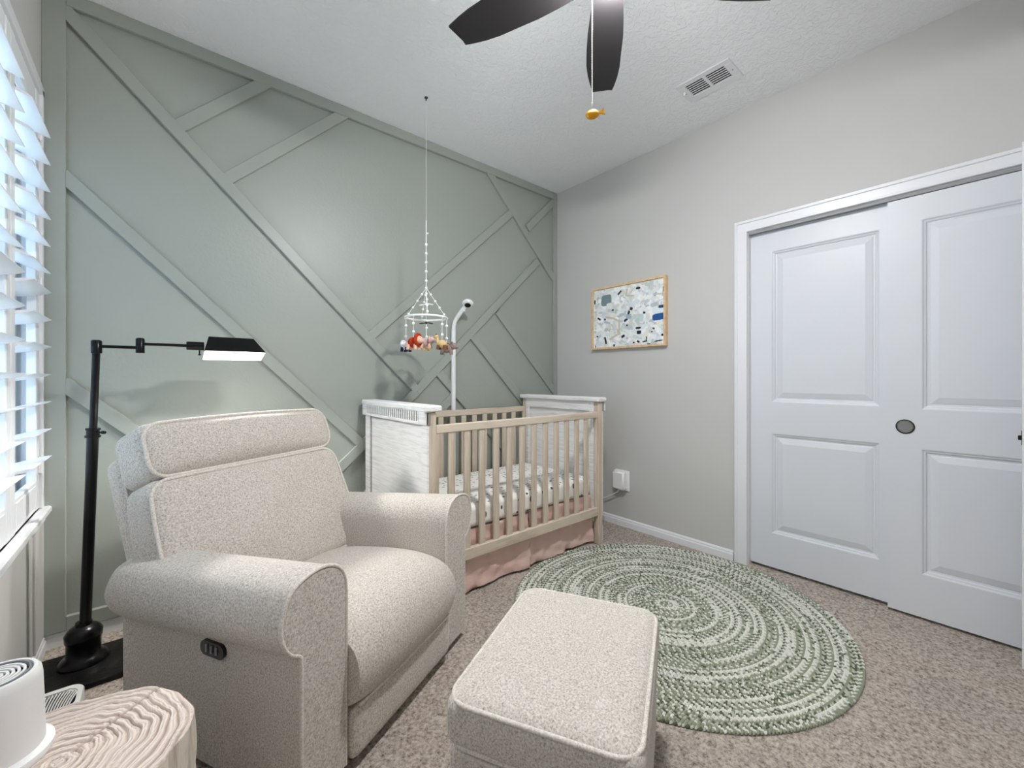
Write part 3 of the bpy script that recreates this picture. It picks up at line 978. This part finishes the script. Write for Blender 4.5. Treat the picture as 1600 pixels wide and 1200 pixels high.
MB().tube([(mx_ + RRD * math.cos(2 * math.pi * k / 48), my_ + RRD * math.sin(2 * math.pi * k / 48), RZ) for k in range(48)], 0.0062, 8, True).build('ring', M['bead'], mob, 60)
# angles seen in the photograph: camera-left is azimuth -40.5 + 180
def ringpt(deg, r=RRD): return (mx_ + r * math.cos(R(deg)), my_ + r * math.sin(R(deg)))
for deg in (139, 245, 330, 75):
    p = ringpt(deg)
    apex = (mx_, my_, 1.652)
    s_ = MB().tube([apex, (p[0], p[1], RZ)], 0.0017, 6).build('support_string', M['string'], mob, 40)
    for k in range(1, 5):
        t = k / 4.6
        MB().ball((apex[0] + (p[0] - apex[0]) * t, apex[1] + (p[1] - apex[1]) * t, 1.652 + (RZ - 1.652) * t), 0.0075, 10).build('bead', M['bead'], s_, 60)
MB().tube([(mx_, my_, 1.652), (mx_, my_, 1.392)], 0.0016, 6).build('support_string', M['string'], mob, 40)

def plush(deg, zt, base, c1, c2, c3, face, kind, col_label):
    """a small plush animal on its own beaded string; head turned towards 'face' degrees"""
    p = ringpt(deg) if deg is not None else (mx_, my_)
    s_ = MB().tube([(p[0], p[1], RZ), (p[0], p[1], zt - 0.005)], 0.0017, 6).build('drop_string', M['string'], mob, 40)
    if deg is not None:
        for k, z in enumerate((RZ - 0.002, RZ - 0.045, zt + 0.03)):
            MB().ball((p[0], p[1], z), 0.0085, 10).build('bead', M['bead'], s_, 60)
    Mz = Matrix.Rotation(R(face), 3, 'Z')
    def W(x, y, z):
        q_ = Mz @ Vector((x, y, z))
        return (p[0] + q_.x, p[1] + q_.y, zt + q_.z)
    bl, bh = base[0] * 1.15, base[1] * 1.15
    body = MB().ball(W(0, 0, -bh), (bl, bh * 0.85, bh), 14, Mz).build('plush_animal', c1, mob, 60)
    body['label'] = col_label
    hx, hz, hr = bl * 0.95, -bh * 0.55, bh * 0.78
    if kind == 'giraffe':
        MB().tube([W(bl * 0.6, 0, -bh * 0.9), W(bl * 0.95, 0, -bh * 0.2), W(bl * 1.0, 0, bh * 0.7)], [0.013, 0.010, 0.009], 10).build('neck', c1, body, 60)
        hx, hz, hr = bl * 1.15, bh * 0.85, bh * 0.55
    hd = MB().ball(W(hx, 0, hz), (hr * 1.1, hr, hr), 12, Mz); hd.ball(W(hx + hr * 0.9, 0, hz - hr * 0.25), (hr * 0.6, hr * 0.6, hr * 0.5), 10, Mz)
    hd.build('head', c1 if kind != 'lion' else c2, body, 60)
    if kind == 'lion':
        MB().tube([W(hx - hr * 0.1, hr * 1.25 * math.cos(a), hz + hr * 1.25 * math.sin(a)) for a in [2 * math.pi * k / 14 for k in range(14)]], hr * 0.42, 8, True).build('mane', c3, body, 60)
    for sy in (-1, 1):
        if kind == 'elephant':
            MB().ball(W(hx - hr * 0.3, sy * hr * 1.25, hz + hr * 0.1), (hr * 0.3, hr * 0.75, hr * 0.95), 10, Mz).build('ear', c2, body, 60)
        else:
            MB().ball(W(hx - hr * 0.2, sy * hr * 0.8, hz + hr * 0.85), (hr * 0.2, hr * 0.28, hr * 0.42), 8, Mz).build('ear', c2, body, 60)
        MB().ball(W(hx + hr * 0.75, sy * hr * 0.45, hz + hr * 0.45), 0.0022, 8).build('eye', M['blackgloss'], body, 60)
        for sx in (-0.6, 0.6):
            lg = MB().tube([W(sx * bl, sy * bh * 0.5, -bh * 1.4), W(sx * bl * 1.15, sy * bh * 0.6, -bh * 2.05), W(sx * bl * 1.15, sy * bh * 0.6, -bh * 2.35)], [0.010, 0.009, 0.0095], 8)
            lg.build('leg', c3 if kind in ('zebra',) else c2, body, 60)
    if kind == 'elephant':
        MB().tube([W(hx + hr * 0.8, 0, hz), W(hx + hr * 1.7, 0, hz - hr * 0.3), W(hx + hr * 2.2, 0, hz - hr * 0.9), W(hx + hr * 2.5, 0, hz - hr * 0.7)], [0.009, 0.007, 0.006, 0.005], 8).build('trunk', c1, body, 60)
    MB().tube([W(-bl * 0.9, 0, -bh * 0.8), W(-bl * 1.3, 0, -bh * 0.9), W(-bl * 1.45, 0, -bh * 1.3)], 0.003, 6).build('tail', c2, body, 60)

def felt(n, r, g, b_): return plain(n, srgb(r, g, b_), 0.95, spec=0.1, bump=(160, 0.4, 0.003))
f_white = felt('white_plush', 232, 230, 232); f_navy = felt('navy_plush', 44, 48, 74); f_grey = felt('grey_plush', 168, 160, 166)
f_red = felt('rust_red_plush', 176, 62, 36); f_peach = felt('peach_plush', 232, 190, 166); f_pink = felt('pink_grey_plush', 204, 180, 182)
f_tan = felt('tan_plush', 214, 184, 132); f_brown = felt('brown_plush', 116, 82, 52); f_taupe = felt('taupe_plush', 150, 132, 126); f_cream = felt('cream_plush', 236, 222, 190)
plush(139, 1.340, (0.026, 0.022), f_white, f_grey, f_navy, 215, 'zebra', 'white and grey plush with navy feet')
plush(205, 1.356, (0.030, 0.026), f_red, f_peach, f_red, 300, 'lion', 'rust red plush with a shaggy mane')
plush(None, 1.363, (0.030, 0.023), f_pink, f_peach, f_pink, 315, 'elephant', 'pinkish grey elephant plush')
plush(290, 1.344, (0.026, 0.020), f_tan, f_brown, f_brown, 130, 'giraffe', 'tan giraffe plush')
plush(330, 1.330, (0.034, 0.024), f_taupe, f_taupe, f_taupe, 322, 'hippo', 'taupe hippo plush')
plush(60, 1.350, (0.026, 0.020), f_cream, f_tan, f_tan, 60, 'bear', 'cream bear plush')
for (z, m_, a) in ((1.553, M['bead'], 10), (1.445, plain('charcoal_felt', srgb(58, 56, 56), 0.9), 40)):
    bb = MB()
    for s_ in (-1, 1):
        bb.ball((mx_ + s_ * 0.022 * math.cos(R(a - 50)), my_ + s_ * 0.022 * math.sin(R(a - 50)), z + (0.004 if s_ > 0 else 0.0)), (0.022, 0.008, 0.004), 10, Matrix.Rotation(R(a - 50), 3, 'Z') @ Matrix.Rotation(R(8 * s_), 3, 'Y'))
    bb.ball((mx_, my_, z + 0.004), 0.008, 8)
    bb.build('felt_bird', m_, mob, 60)

# ------------------------------------------------------------------ ceiling fan
FC = (1.107, 0.812)
fan = thing('ceiling_fan', 'ceiling fan with five black blades and a lit glass bowl', 'ceiling fan', (FC[0], FC[1], ZC))
fx, fy = FC
MB().lathe([(0.075, ZC), (0.072, ZC - 0.02), (0.05, ZC - 0.05), (0.018, ZC - 0.06)], (fx, fy, 0), 32).build('canopy', M['bronze'], fan, 40)
MB().tube([(fx, fy, ZC - 0.05), (fx, fy, 2.56)], 0.013, 12).build('downrod', M['bronze'], fan, 40)
MB().lathe([(0.02, 2.575), (0.09, 2.56), (0.115, 2.53), (0.115, 2.475), (0.085, 2.452), (0.06, 2.447)], (fx, fy, 0), 40).build('motor_housing', M['bronze'], fan, 40)
P2A = math.degrees(math.atan2(0.387, 0.458))
ZB = 2.45
def blade_mesh(ang):
    a = R(ang)
    d = Vector((math.cos(a), math.sin(a), 0)); s_ = Vector((-math.sin(a), math.cos(a), 0))
    prof = [(0.085, 0.046, 0.046), (0.130, 0.052, 0.052), (0.20, 0.061, 0.060), (0.28, 0.068, 0.066), (0.36, 0.071, 0.066), (0.44, 0.071, 0.067), (0.50, 0.064, 0.062), (0.55, 0.054, 0.054), (0.585, 0.045, 0.046), (0.604, 0.040, 0.0385)]
    tip = [(0.604, 0.040), (0.583, -0.043)]
    left = [(r, wl) for r, wl, wr in prof]
    right = [(r, -wr) for r, wl, wr in prof[:-1]] + [(0.580, -0.046)]
    pitch = math.tan(R(9))
    mb = MB()
    n = len(left)
    vs = []
    for dz in (-0.003, 0.003):
        for (r, w_) in left + right:
            p = Vector((fx, fy, ZB)) + d * r + s_ * w_
            vs.append((p.x, p.y, ZB + w_ * pitch + dz))
    N = 2 * n
    fs = []
    for l in (0, 1):
        for i in range(n - 1):
            q_ = (l * N + i, l * N + i + 1, l * N + n + i + 1, l * N + n + i)
            fs.append(q_ if l else q_[::-1])
    loop = list(range(n)) + list(range(2 * n - 1, n - 1, -1))
    for i in range(len(loop)):
        a_, b_ = loop[i], loop[(i + 1) % len(loop)]
        fs.append((a_, b_, b_ + N, a_ + N))
    return mb.add(vs, fs), d, s_
for k in range(5):
    mb, d, s_ = blade_mesh(P2A + 72 * k)
    b_ = mb.build('blade', M['blade'], fan, 30)
    p0 = Vector((fx, fy, ZB + 0.022)) + d * 0.08; p1 = Vector((fx, fy, ZB + 0.016)) + d * 0.18
    MB().tube([tuple(p0), tuple((p0 + p1) / 2 + Vector((0, 0, 0.004))), tuple(p1)], [0.008, 0.007, 0.007], 10, False, 2.2).build('blade_arm', M['bronze'], b_, 40)
M['bowl'] = emit('lit_frosted_glass', (0.985, 0.985, 1.0, 1), FAN_LIGHT)
MB().lathe([(0.0, 2.378), (0.035, 2.383), (0.062, 2.397), (0.080, 2.416), (0.086, 2.430), (0.078, 2.434), (0.045, 2.434)], (fx, fy, 0), 36).build('light_bowl', M['bowl'], fan, 60)
MB().lathe([(0.06, 2.450), (0.048, 2.446), (0.044, 2.432), (0.0, 2.432)], (fx, fy, 0), 36).build('light_fitter', M['bronze'], fan, 40)
chx, chy = 1.0490, 0.8405
ch = MB().tube([(fx - 0.03, fy + 0.01, 2.452), (chx + 0.004, chy, 2.445), (chx, chy, 2.43), (chx, chy, 1.985)], 0.0012, 6)
for k in range(56):
    ch.ball((chx, chy, 2.425 - k * 0.0078), 0.0022, 6)
cho = ch.build('pull_chain', M['brass'], fan, 60)
fdir = Vector((0.761, -0.649, 0))
MZ = Matrix.Rotation(math.atan2(fdir.y, fdir.x), 3, 'Z') @ Matrix.Rotation(R(-14), 3, 'Y')
fish = MB().ball((chx + 0.002, chy, 1.962), (0.022, 0.009, 0.0155), 14, MZ)
tail = MB()
vt = [(-0.0, -0.003, 0), (0.022, -0.0015, 0.013), (0.019, -0.0015, 0.0), (0.022, -0.0015, -0.010), (0, 0.003, 0), (0.022, 0.0015, 0.013), (0.019, 0.0015, 0), (0.022, 0.0015, -0.010)]
vt = [MZ @ Vector((p[0] + 0.018, p[1], p[2])) for p in vt]
fish.add([(p.x + chx + 0.002, p.y + chy, p.z + 1.962) for p in vt], [(0, 1, 2), (0, 2, 3), (4, 6, 5), (4, 7, 6), (0, 4, 5, 1), (1, 5, 6, 2), (2, 6, 7, 3), (3, 7, 4, 0)])
fo = fish.build('fish_charm', M['gold'], cho, 50)
fo['label'] = 'gold fish charm'

# ------------------------------------------------------------------ ceiling vent
VX0, VX1, VY0, VY1 = 2.218, 2.414, 0.902, 1.195
ven = thing('ceiling_vent', 'white metal air register with two banks of slots in the ceiling', 'vent', ((VX0 + VX1) / 2, (VY0 + VY1) / 2, ZC - 0.009))
zt = ZC; zb = ZC - 0.007
fr = MB()
hx0, hx1 = VX0 + 0.040, VX1 - 0.046
ya, yb, ym = VY0 + 0.042, VY1 - 0.042, (VY0 + VY1) / 2
fr.bar(VX0, hx0, VY0, VY1, zb, zt, 0.003); fr.bar(hx1, VX1, VY0, VY1, zb, zt, 0.003)
fr.bar(hx0 - 0.002, hx1 + 0.002, VY0, ya, zb, zt, 0.003); fr.bar(hx0 - 0.002, hx1 + 0.002, yb, VY1, zb, zt, 0.003)
fr.bar(hx0 - 0.002, hx1 + 0.002, ym - 0.008, ym + 0.008, zb, zt, 0.002)
fr.build('frame', M['trim'], ven, 0)
MB().box(hx0, hx1, ya, yb, ZC - 0.0015, ZC - 0.0005).build('duct_shade_plate', M['dark'], ven, 0)  # flat black plate stands in for the shade inside the duct
for (q0, q1) in ((ya, ym - 0.008), (ym + 0.008, yb)):
    for k in range(6):
        xx = hx0 + (hx1 - hx0) * (k + 0.5) / 6 + 0.004
        MB().cbox((xx, (q0 + q1) / 2, ZC - 0.005), (0.0064, q1 - q0, 0.0016), 0.0003, Matrix.Rotation(R(6), 3, 'Y')).build('slat', M['trim'], ven, 0)
MB().bar(VX0 + 0.075, VX0 + 0.083, VY1 - 0.026, VY1 - 0.014, zb - 0.018, zb + 0.001, 0.002).build('damper_lever', M['trim'], ven, 0)
for yy in (VY0 + 0.02, VY1 - 0.02):
    MB().lathe([(0.004, 0), (0.003, -0.002), (0, -0.0025)], ((VX0 + VX1) / 2, yy, zb), 10).build('screw', M['nickel'], ven, 40)

# ------------------------------------------------------------------ framed abstract painting
PY0, PY1, PZ0, PZ1 = 1.508, 2.155, 1.352, 1.843
pic = thing('framed_painting', 'abstract painting of pale patches in a light wood frame on the grey wall', 'painting', (XR, (PY0 + PY1) / 2, PZ0))
fw_, fd_ = 0.016, 0.036
for (y0, y1, z0, z1) in ((PY0, PY0 + fw_, PZ0, PZ1), (PY1 - fw_, PY1, PZ0, PZ1), (PY0 + fw_, PY1 - fw_, PZ0, PZ0 + fw_), (PY0 + fw_, PY1 - fw_, PZ1 - fw_, PZ1)):
    MB().bar(XR - fd_, XR, y0, y1, z0, z1, 0.0012).build('frame_rail', M['framewood'], pic, 0)
W_, H_ = 260, 200
rs = np.random.default_rng(11)
img = np.ones((H_, W_, 3)) * np.array(srgb(226, 232, 232)[:3])
yy, xx = np.mgrid[0:H_, 0:W_]
xn, yn = xx / W_, yy / H_           # yn measured downwards from the top
def dab(cx, cy, wx, wy, ang, col, a=1.0):
    ca, sa = math.cos(ang), math.sin(ang)
    dx, dy = xn - cx, (yn - cy) * H_ / W_
    u = (dx * ca + dy * sa) / wx; v = (-dx * sa + dy * ca) / wy
    wob = 0.16 * np.sin(31 * xn + 17 * cx * 9) + 0.16 * np.sin(27 * yn + cy * 40)
    msk = ((np.abs(u) ** 5 + np.abs(v) ** 5) < (1 + wob)).astype(float)[..., None] * a
    img[:] = img * (1 - msk) + np.array(srgb(*col)[:3]) * msk
soft = [(240, 243, 242), (222, 229, 230), (202, 211, 213), (232, 231, 222), (196, 206, 204), (216, 222, 232), (247, 248, 246), (222, 214, 206), (180, 190, 194), (230, 238, 240), (250, 250, 250), (244, 246, 246)]
for k in range(620):
    dab(rs.random(), rs.random(), rs.uniform(0.012, 0.055), rs.uniform(0.008, 0.034), rs.normal(0, 0.5) + (1.57 if rs.random() < 0.4 else 0), soft[rs.integers(len(soft))], rs.uniform(0.6, 1))
dab(0.20, 0.20, 0.075, 0.075, 0.02, (122, 142, 148)); dab(0.245, 0.30, 0.04, 0.035, 0.0, (228, 234, 232))
dab(0.93, 0.58, 0.085, 0.038, -0.05, (44, 92, 150)); dab(0.92, 0.475, 0.075, 0.03, 0.0, (222, 238, 244)); dab(0.97, 0.43, 0.05, 0.016, 0, (62, 74, 98))
for (cx, cy, l_, w_, a_) in ((0.25, 0.50, 0.06, 0.012, 0.25), (0.345, 0.545, 0.05, 0.012, 0.5), (0.395, 0.64, 0.012, 0.07, 0), (0.385, 0.75, 0.02, 0.04, -0.3), (0.31, 0.83, 0.07, 0.013, -0.45), (0.50, 0.13, 0.012, 0.05, 0.2), (0.55, 0.19, 0.05, 0.01, 0.1)):
    dab(cx, cy, l_, w_, a_, (206, 194, 172))
dark = [(0.40, 0.11, .035, .012, -.7), (0.66, 0.09, .03, .012, 0), (0.02, 0.20, .012, .03, 0), (0.985, 0.17, .012, .03, 0), (0.565, 0.40, .02, .018, .4), (0.53, 0.46, .016, .03, .3), (0.30, 0.38, .015, .012, -.4),
        (0.74, 0.49, .014, .014, 0), (0.09, 0.50, .03, .012, .6), (0.18, 0.52, .014, .012, 0), (0.49, 0.57, .03, .014, -.5), (0.505, 0.66, .012, .01, 0), (0.67, 0.79, .028, .022, 0), (0.66, 0.72, .035, .012, 0),
        (0.86, 0.75, .014, .01, .3), (0.06, 0.80, .014, .012, 0), (0.19, 0.88, .014, .05, -.25), (0.32, 0.97, .014, .014, 0), (0.60, 0.945, .012, .01, 0), (0.66, 0.935, .02, .012, .4), (0.745, 0.94, .03, .009, -.1), (0.77, 0.90, .008, .03, 0.1),
        (0.92, 0.945, .05, .007, -.1), (0.97, 0.86, .012, .012, 0), (0.84, 0.80, .01, .008, 0), (0.45, 0.83, .025, .016, -.5), (0.03, 0.97, .006, .02, 0), (0.80, 0.985, .02, .01, 0)]
for d_ in dark: dab(*d_, (38, 42, 48))
dab(0.53, 0.52, 0.04, 0.03, 0, (150, 170, 184), .8); dab(0.67, 0.56, 0.06, 0.05, 0, (190, 206, 208), .7)
cm = MB()
zs = np.linspace(PZ1 - fw_ * 0.9, PZ0 + fw_ * 0.9, H_); ysn = np.linspace(PY1 - fw_ * 0.9, PY0 + fw_ * 0.9, W_)
cm.v = [(XR - 0.022, y, z) for z in zs for y in ysn]
cm.f = [(j * W_ + i, (j + 1) * W_ + i, (j + 1) * W_ + i + 1, j * W_ + i + 1) for j in range(H_ - 1) for i in range(W_ - 1)]
co = cm.build('canvas', attr_mat('painted_canvas', 0.6), pic, 0, recalc=False)
ca = co.data.color_attributes.new('Col', 'FLOAT_COLOR', 'POINT')
cc = np.ones((H_ * W_, 4), np.float32); cc[:, :3] = img.reshape(-1, 3)
ca.data.foreach_set('color', cc.ravel())

# ------------------------------------------------------------------ floor lamp on a black mat
fm = MB().cbox((-0.196, 2.292, 0.011), (0.292, 0.282, 0.022), 0.004)
tag(fm.build('floor_mat', M['matblack'], None, 0), 'flat black mottled mat on the carpet under the floor lamp', 'mat')
LB = Vector((-0.214, 2.335, 0.022))
lamp = thing('floor_lamp', 'black swing-arm pharmacy floor lamp behind the recliner', 'floor lamp', tuple(LB))
lx, ly = LB.x, LB.y
lean = Vector((0.761, -0.649, 0)) * 0.050
def LP(z):
    t = (z - 0.022) / 1.24
    return (lx + lean.x * t, ly + lean.y * t, z)
MB().lathe([(0.074, 0.022), (0.074, 0.030), (0.066, 0.040), (0.060, 0.046), (0.052, 0.052), (0.050, 0.060), (0.050, 0.105), (0.054, 0.110), (0.055, 0.135), (0.046, 0.150), (0.036, 0.158), (0.026, 0.163), (0.024, 0.175)], (lx, ly, 0), 40).build('base', M['black'], lamp, 40)
MB().tube([LP(0.165), LP(0.90)], 0.0175, 16).build('lower_pole', M['black'], lamp, 60)
cl = MB()
cl.tube([LP(0.896), LP(0.904)], 0.024, 18); cl.tube([LP(0.904), LP(0.925)], 0.0195, 18); cl.tube([LP(0.925), LP(0.932)], 0.0225, 18)
clo = cl.build('collar', M['black'], lamp, 50)
p = Vector(LP(0.915)); kd = Vector((0.761, -0.649, 0))
MB().tube([tuple(p + kd * 0.015), tuple(p + kd * 0.035), tuple(p + kd * 0.037), tuple(p + kd * 0.047)], [0.004, 0.004, 0.007, 0.006], 10).build('thumb_screw', M['black'], clo, 50)
MB().tube([LP(0.92), LP(1.262)], 0.012, 14).build('upper_pole', M['black'], lamp, 60)
P0 = Vector(LP(1.255))
MB().tube([tuple(P0 - Vector((0, 0, 0.03))), tuple(P0 + Vector((0, 0, 0.018))), tuple(P0 + Vector((0, 0, 0.022)))], [0.0165, 0.0165, 0.012], 16).build('pole_cap', M['black'], lamp, 50)
# arm runs parallel to the green wall
JX = P0.x + 0.128
za_ = P0.z - 0.002
MB().tube([(P0.x + 0.010, P0.y, za_), (JX - 0.012, P0.y, za_)], 0.0062, 10).build('arm', M['black'], lamp, 60)
MB().tube([(JX, P0.y, za_ - 0.022), (JX, P0.y, za_ + 0.036), (JX, P0.y, za_ + 0.040)], [0.0145, 0.0145, 0.010], 16).build('arm_joint', M['black'], lamp, 50)
za2 = za_ + 0.016
MB().tube([(JX + 0.012, P0.y, za2), (JX + 0.155, P0.y, za2)], 0.0062, 10).build('arm', M['black'], lamp, 60)
SXs = JX + 0.150
MB().tube([(SXs, P0.y, za2), (SXs + 0.002, P0.y, za2), (SXs + 0.062, P0.y, za2)], [0.016, 0.0185, 0.0185], 18).build('socket', M['black'], lamp, 50)
MB().tube([(SXs + 0.046, P0.y, za2 - 0.016), (SXs + 0.046, P0.y, za2 - 0.034), (SXs + 0.046, P0.y, za2 - 0.036), (SXs + 0.046, P0.y, za2 - 0.041)], [0.0028, 0.0028, 0.006, 0.005], 10).build('switch', M['black'], lamp, 50)
# tent-shaped shade, open below, turned a little towards the room
S0 = Vector((SXs + 0.058, P0.y, za2 + 0.006)); SL = 0.232
SR = Matrix.Rotation(R(-16), 3, 'X')
def shade_shell(o_):
    top = [(0.020, -0.020), (SL - 0.040, -0.020), (SL - 0.040, 0.020), (0.020, 0.020)]
    bot = [(0.0, -0.062), (SL, -0.062), (SL, 0.062), (0.0, 0.062)]
    zt_, zb_ = 0.034 - o_, -0.048
    k = o_
    vs = [(x + (k if x < 0.1 else -k), y - math.copysign(k, y), zt_) for x, y in top] + [(x + (k if x < 0.1 else -k), y - math.copysign(k, y), zb_) for x, y in bot]
    return [tuple(S0 + SR @ Vector(v_)) for v_ in vs]
F5 = [(0, 1, 2, 3), (0, 4, 5, 1), (1, 5, 6, 2), (2, 6, 7, 3), (3, 7, 4, 0)]
sh = MB().add(shade_shell(0.0), [q_[::-1] for q_ in F5])
sho = sh.build('lamp_shade', M['black'], lamp, 0, recalc=False)
li = MB().add(shade_shell(0.0025), F5)
lio = li.build('shade_lining', plain('white_enamel', srgb(240, 240, 238), 0.4), sho, 0, recalc=False)
bt = [tuple(S0 + SR @ Vector((x, 0, 0.004))) for x in (0.03, 0.04, 0.17, 0.185)]
MB().tube(bt, [0.008, 0.014, 0.014, 0.006], 12).build('bulb', emit('lit_bulb', (1.0, 0.97, 0.92, 1), LAMP_LIGHT), lamp, 60)

# ------------------------------------------------------------------ stump table and sound machine
SCN = (-0.132, 1.085); SRD = 0.187; STZ = 0.45
stump = thing('stump_side_table', 'whitewashed tree stump side table with carved growth rings', 'side table', (SCN[0], SCN[1], 0))
def rim(a): return SRD * (1 + 0.030 * math.sin(3 * a + 0.6) + 0.018 * math.sin(7 * a + 2) + 0.008 * math.sin(17 * a))
NA, NR = 200, 110
vs = []; fs = []; gcol = []
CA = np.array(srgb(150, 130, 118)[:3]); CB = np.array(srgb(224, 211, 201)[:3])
for j in range(NR + 1):
    t = j / NR
    for i in range(NA):
        a = 2 * math.pi * i / NA
        rr_ = rim(a) * t
        px_, py_ = rr_ * math.cos(a), rr_ * math.sin(a)
        wob = 0.35 * math.sin(2 * a + 1) * t + 0.30 * math.sin(5 * a + 8 * t) * t + 0.22 * math.sin(70 * px_ + 20) * math.sin(60 * py_) + 0.06 * math.sin(160 * px_ - 90 * py_)
        ph = t * 12 + wob
        g = 0.5 + 0.5 * math.sin(2 * math.pi * ph)
        fine = 0.5 + 0.5 * math.sin(2 * math.pi * ph * 2.6 + 2 * math.sin(4 * a))
        cutd = max(0.0, 0.35 - g) / 0.35
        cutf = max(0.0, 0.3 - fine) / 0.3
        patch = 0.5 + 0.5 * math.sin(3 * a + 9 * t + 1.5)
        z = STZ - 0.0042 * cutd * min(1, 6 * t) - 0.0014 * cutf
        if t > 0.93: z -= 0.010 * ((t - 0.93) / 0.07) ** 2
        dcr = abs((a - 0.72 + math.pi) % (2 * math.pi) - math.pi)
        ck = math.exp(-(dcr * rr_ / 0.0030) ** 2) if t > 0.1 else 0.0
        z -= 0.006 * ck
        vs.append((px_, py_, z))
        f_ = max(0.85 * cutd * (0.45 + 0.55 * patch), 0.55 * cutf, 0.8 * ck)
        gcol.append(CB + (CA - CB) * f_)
for j in range(NR):
    for i in range(NA):
        k = (i + 1) % NA
        fs.append((j * NA + i, j * NA + k, (j + 1) * NA + k, (j + 1) * NA + i))
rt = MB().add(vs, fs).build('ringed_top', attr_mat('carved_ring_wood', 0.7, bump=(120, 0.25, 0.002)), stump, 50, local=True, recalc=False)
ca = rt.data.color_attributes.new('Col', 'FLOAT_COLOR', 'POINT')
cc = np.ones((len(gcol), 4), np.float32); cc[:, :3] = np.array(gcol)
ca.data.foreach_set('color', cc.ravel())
NA = 144
vs = []; fs = []
NZ = 24
for j in range(NZ + 1):
    t = j / NZ
    for i in range(NA):
        a = 2 * math.pi * i / NA
        r_ = rim(a) * (1.0 + 0.03 * (t ** 2)) + 0.004 * math.sin(9 * a + 5 * t) * min(1, 5 * t) + 0.003 * math.sin(23 * a - 9 * t) * min(1, 5 * t)
        vs.append((r_ * math.cos(a), r_ * math.sin(a), (STZ - 0.0095) * (1 - t)))
for j in range(NZ):
    for i in range(NA):
        k = (i + 1) % NA
        fs.append((j * NA + i, (j + 1) * NA + i, (j + 1) * NA + k, j * NA + k))
MB().add(vs, fs).build('trunk_side', wood('pale_bark', srgb(172, 158, 142), srgb(218, 208, 194), (3, 3, 0.5), 14, bump=(0.5, 0.006)), stump, 50, local=True, recalc=False)

NC = (-0.216, 1.148)
nm = thing('sound_machine', 'white cylindrical sound machine with a round grille standing on the stump', 'sound machine', (NC[0], NC[1], STZ))
MB().lathe([(0.0, 0.000), (0.070, 0.000), (0.074, 0.006), (0.073, 0.015), (0.065, 0.019), (0.0, 0.021)], (NC[0], NC[1], STZ), 48).build('base', M['white_plastic'], nm, 40)
MB().lathe([(0.0, 0.018), (0.0615, 0.018), (0.0615, 0.022), (0.0600, 0.080), (0.0580, 0.138), (0.0565, 0.148), (0.052, 0.154), (0.047, 0.1545), (0.045, 0.150), (0.0, 0.150)], (NC[0], NC[1], STZ), 48).build('body', M['offwhite'], nm, 40)
MB().lathe([(0.0455, 0.1505), (0.0435, 0.1555), (0.0415, 0.1555), (0.0400, 0.1505)], (NC[0], NC[1], STZ), 40).build('grille_rim', plain('grey_rim', srgb(120, 122, 124), 0.4), nm, 40)
for k in range(5):
    r_ = 0.036 - 0.0068 * k
    MB().lathe([(r_ + 0.0022, 0.1502), (r_ + 0.0018, 0.1540), (r_ - 0.0018, 0.1540), (r_ - 0.0022, 0.1502)], (NC[0], NC[1], STZ), 40).build('grille_ring', M['offwhite'], nm, 40)
MB().lathe([(0.040, 0.1504), (0, 0.1506)], (NC[0], NC[1], STZ), 40).build('grille_well', plain('grey_grille_well', srgb(110, 112, 114), 0.7), nm, 40)

# white air purifier grille on the carpet between the stump and the mat
AC = (-0.272, 2.052)
ap = thing('floor_air_grille', 'low white plastic air grille with curved fins on the carpet beside the black mat', 'air grille', (AC[0], AC[1], 0))
out = rrect(0.082, 0.080, 0.04, 8, 1)
inn = rrect(0.066, 0.058, 0.030, 8, 1)
n = len(out)
vs = [(AC[0] + x, AC[1] + y, 0.0) for x, y in out] + [(AC[0] + x, AC[1] + y, 0.040) for x, y in out] + [(AC[0] + x * 0.96, AC[1] + y * 0.96, 0.046) for x, y in out] \
    + [(AC[0] + x, AC[1] + y, 0.046) for x, y in inn] + [(AC[0] + x, AC[1] + y, 0.030) for x, y in inn]
fs = [(l * n + i, l * n + (i + 1) % n, (l + 1) * n + (i + 1) % n, (l + 1) * n + i) for l in range(4) for i in range(n)]
MB().add(vs, fs).build('housing', M['white_plastic'], ap, 40)
MB().prism([(AC[0] + x * 0.99, AC[1] + y * 0.99) for x, y in inn], 0.024, 0.031, 'z').build('dark_interior', M['dark'], ap, 0)
for k in range(17):
    x0_ = -0.060 + k * 0.0075
    bend = 0.002 * (k - 4)
    pts = []
    for j in range(9):
        t = j / 8
        y = -0.056 + 0.112 * t
        x = x0_ + bend * (t * t - 0.35)
        lim = 0.064 - 0.03 * max(0, (abs(y) - 0.032) / 0.03) ** 2
        pts.append((AC[0] + max(-lim, min(lim, x)), AC[1] + y, 0.041))
    MB().tube(pts, 0.0021, 6, False, 1.0).build('fin', M['white_plastic'], ap, 40)

# ------------------------------------------------------------------ light portal in the window opening (guides sky sampling only)
pl = bpy.data.lights.new('window_portal', 'AREA')
pl.shape = 'RECTANGLE'; pl.size = WZ1 - WZ0; pl.size_y = WY1 - WY0
pl.cycles.is_portal = True
po = bpy.data.objects.new('window_portal', pl)
COL.objects.link(po)
po.location = (XL - 0.115, (WY0 + WY1) / 2, (WZ0 + WZ1) / 2)
po.rotation_euler = (0, R(-90), 0)
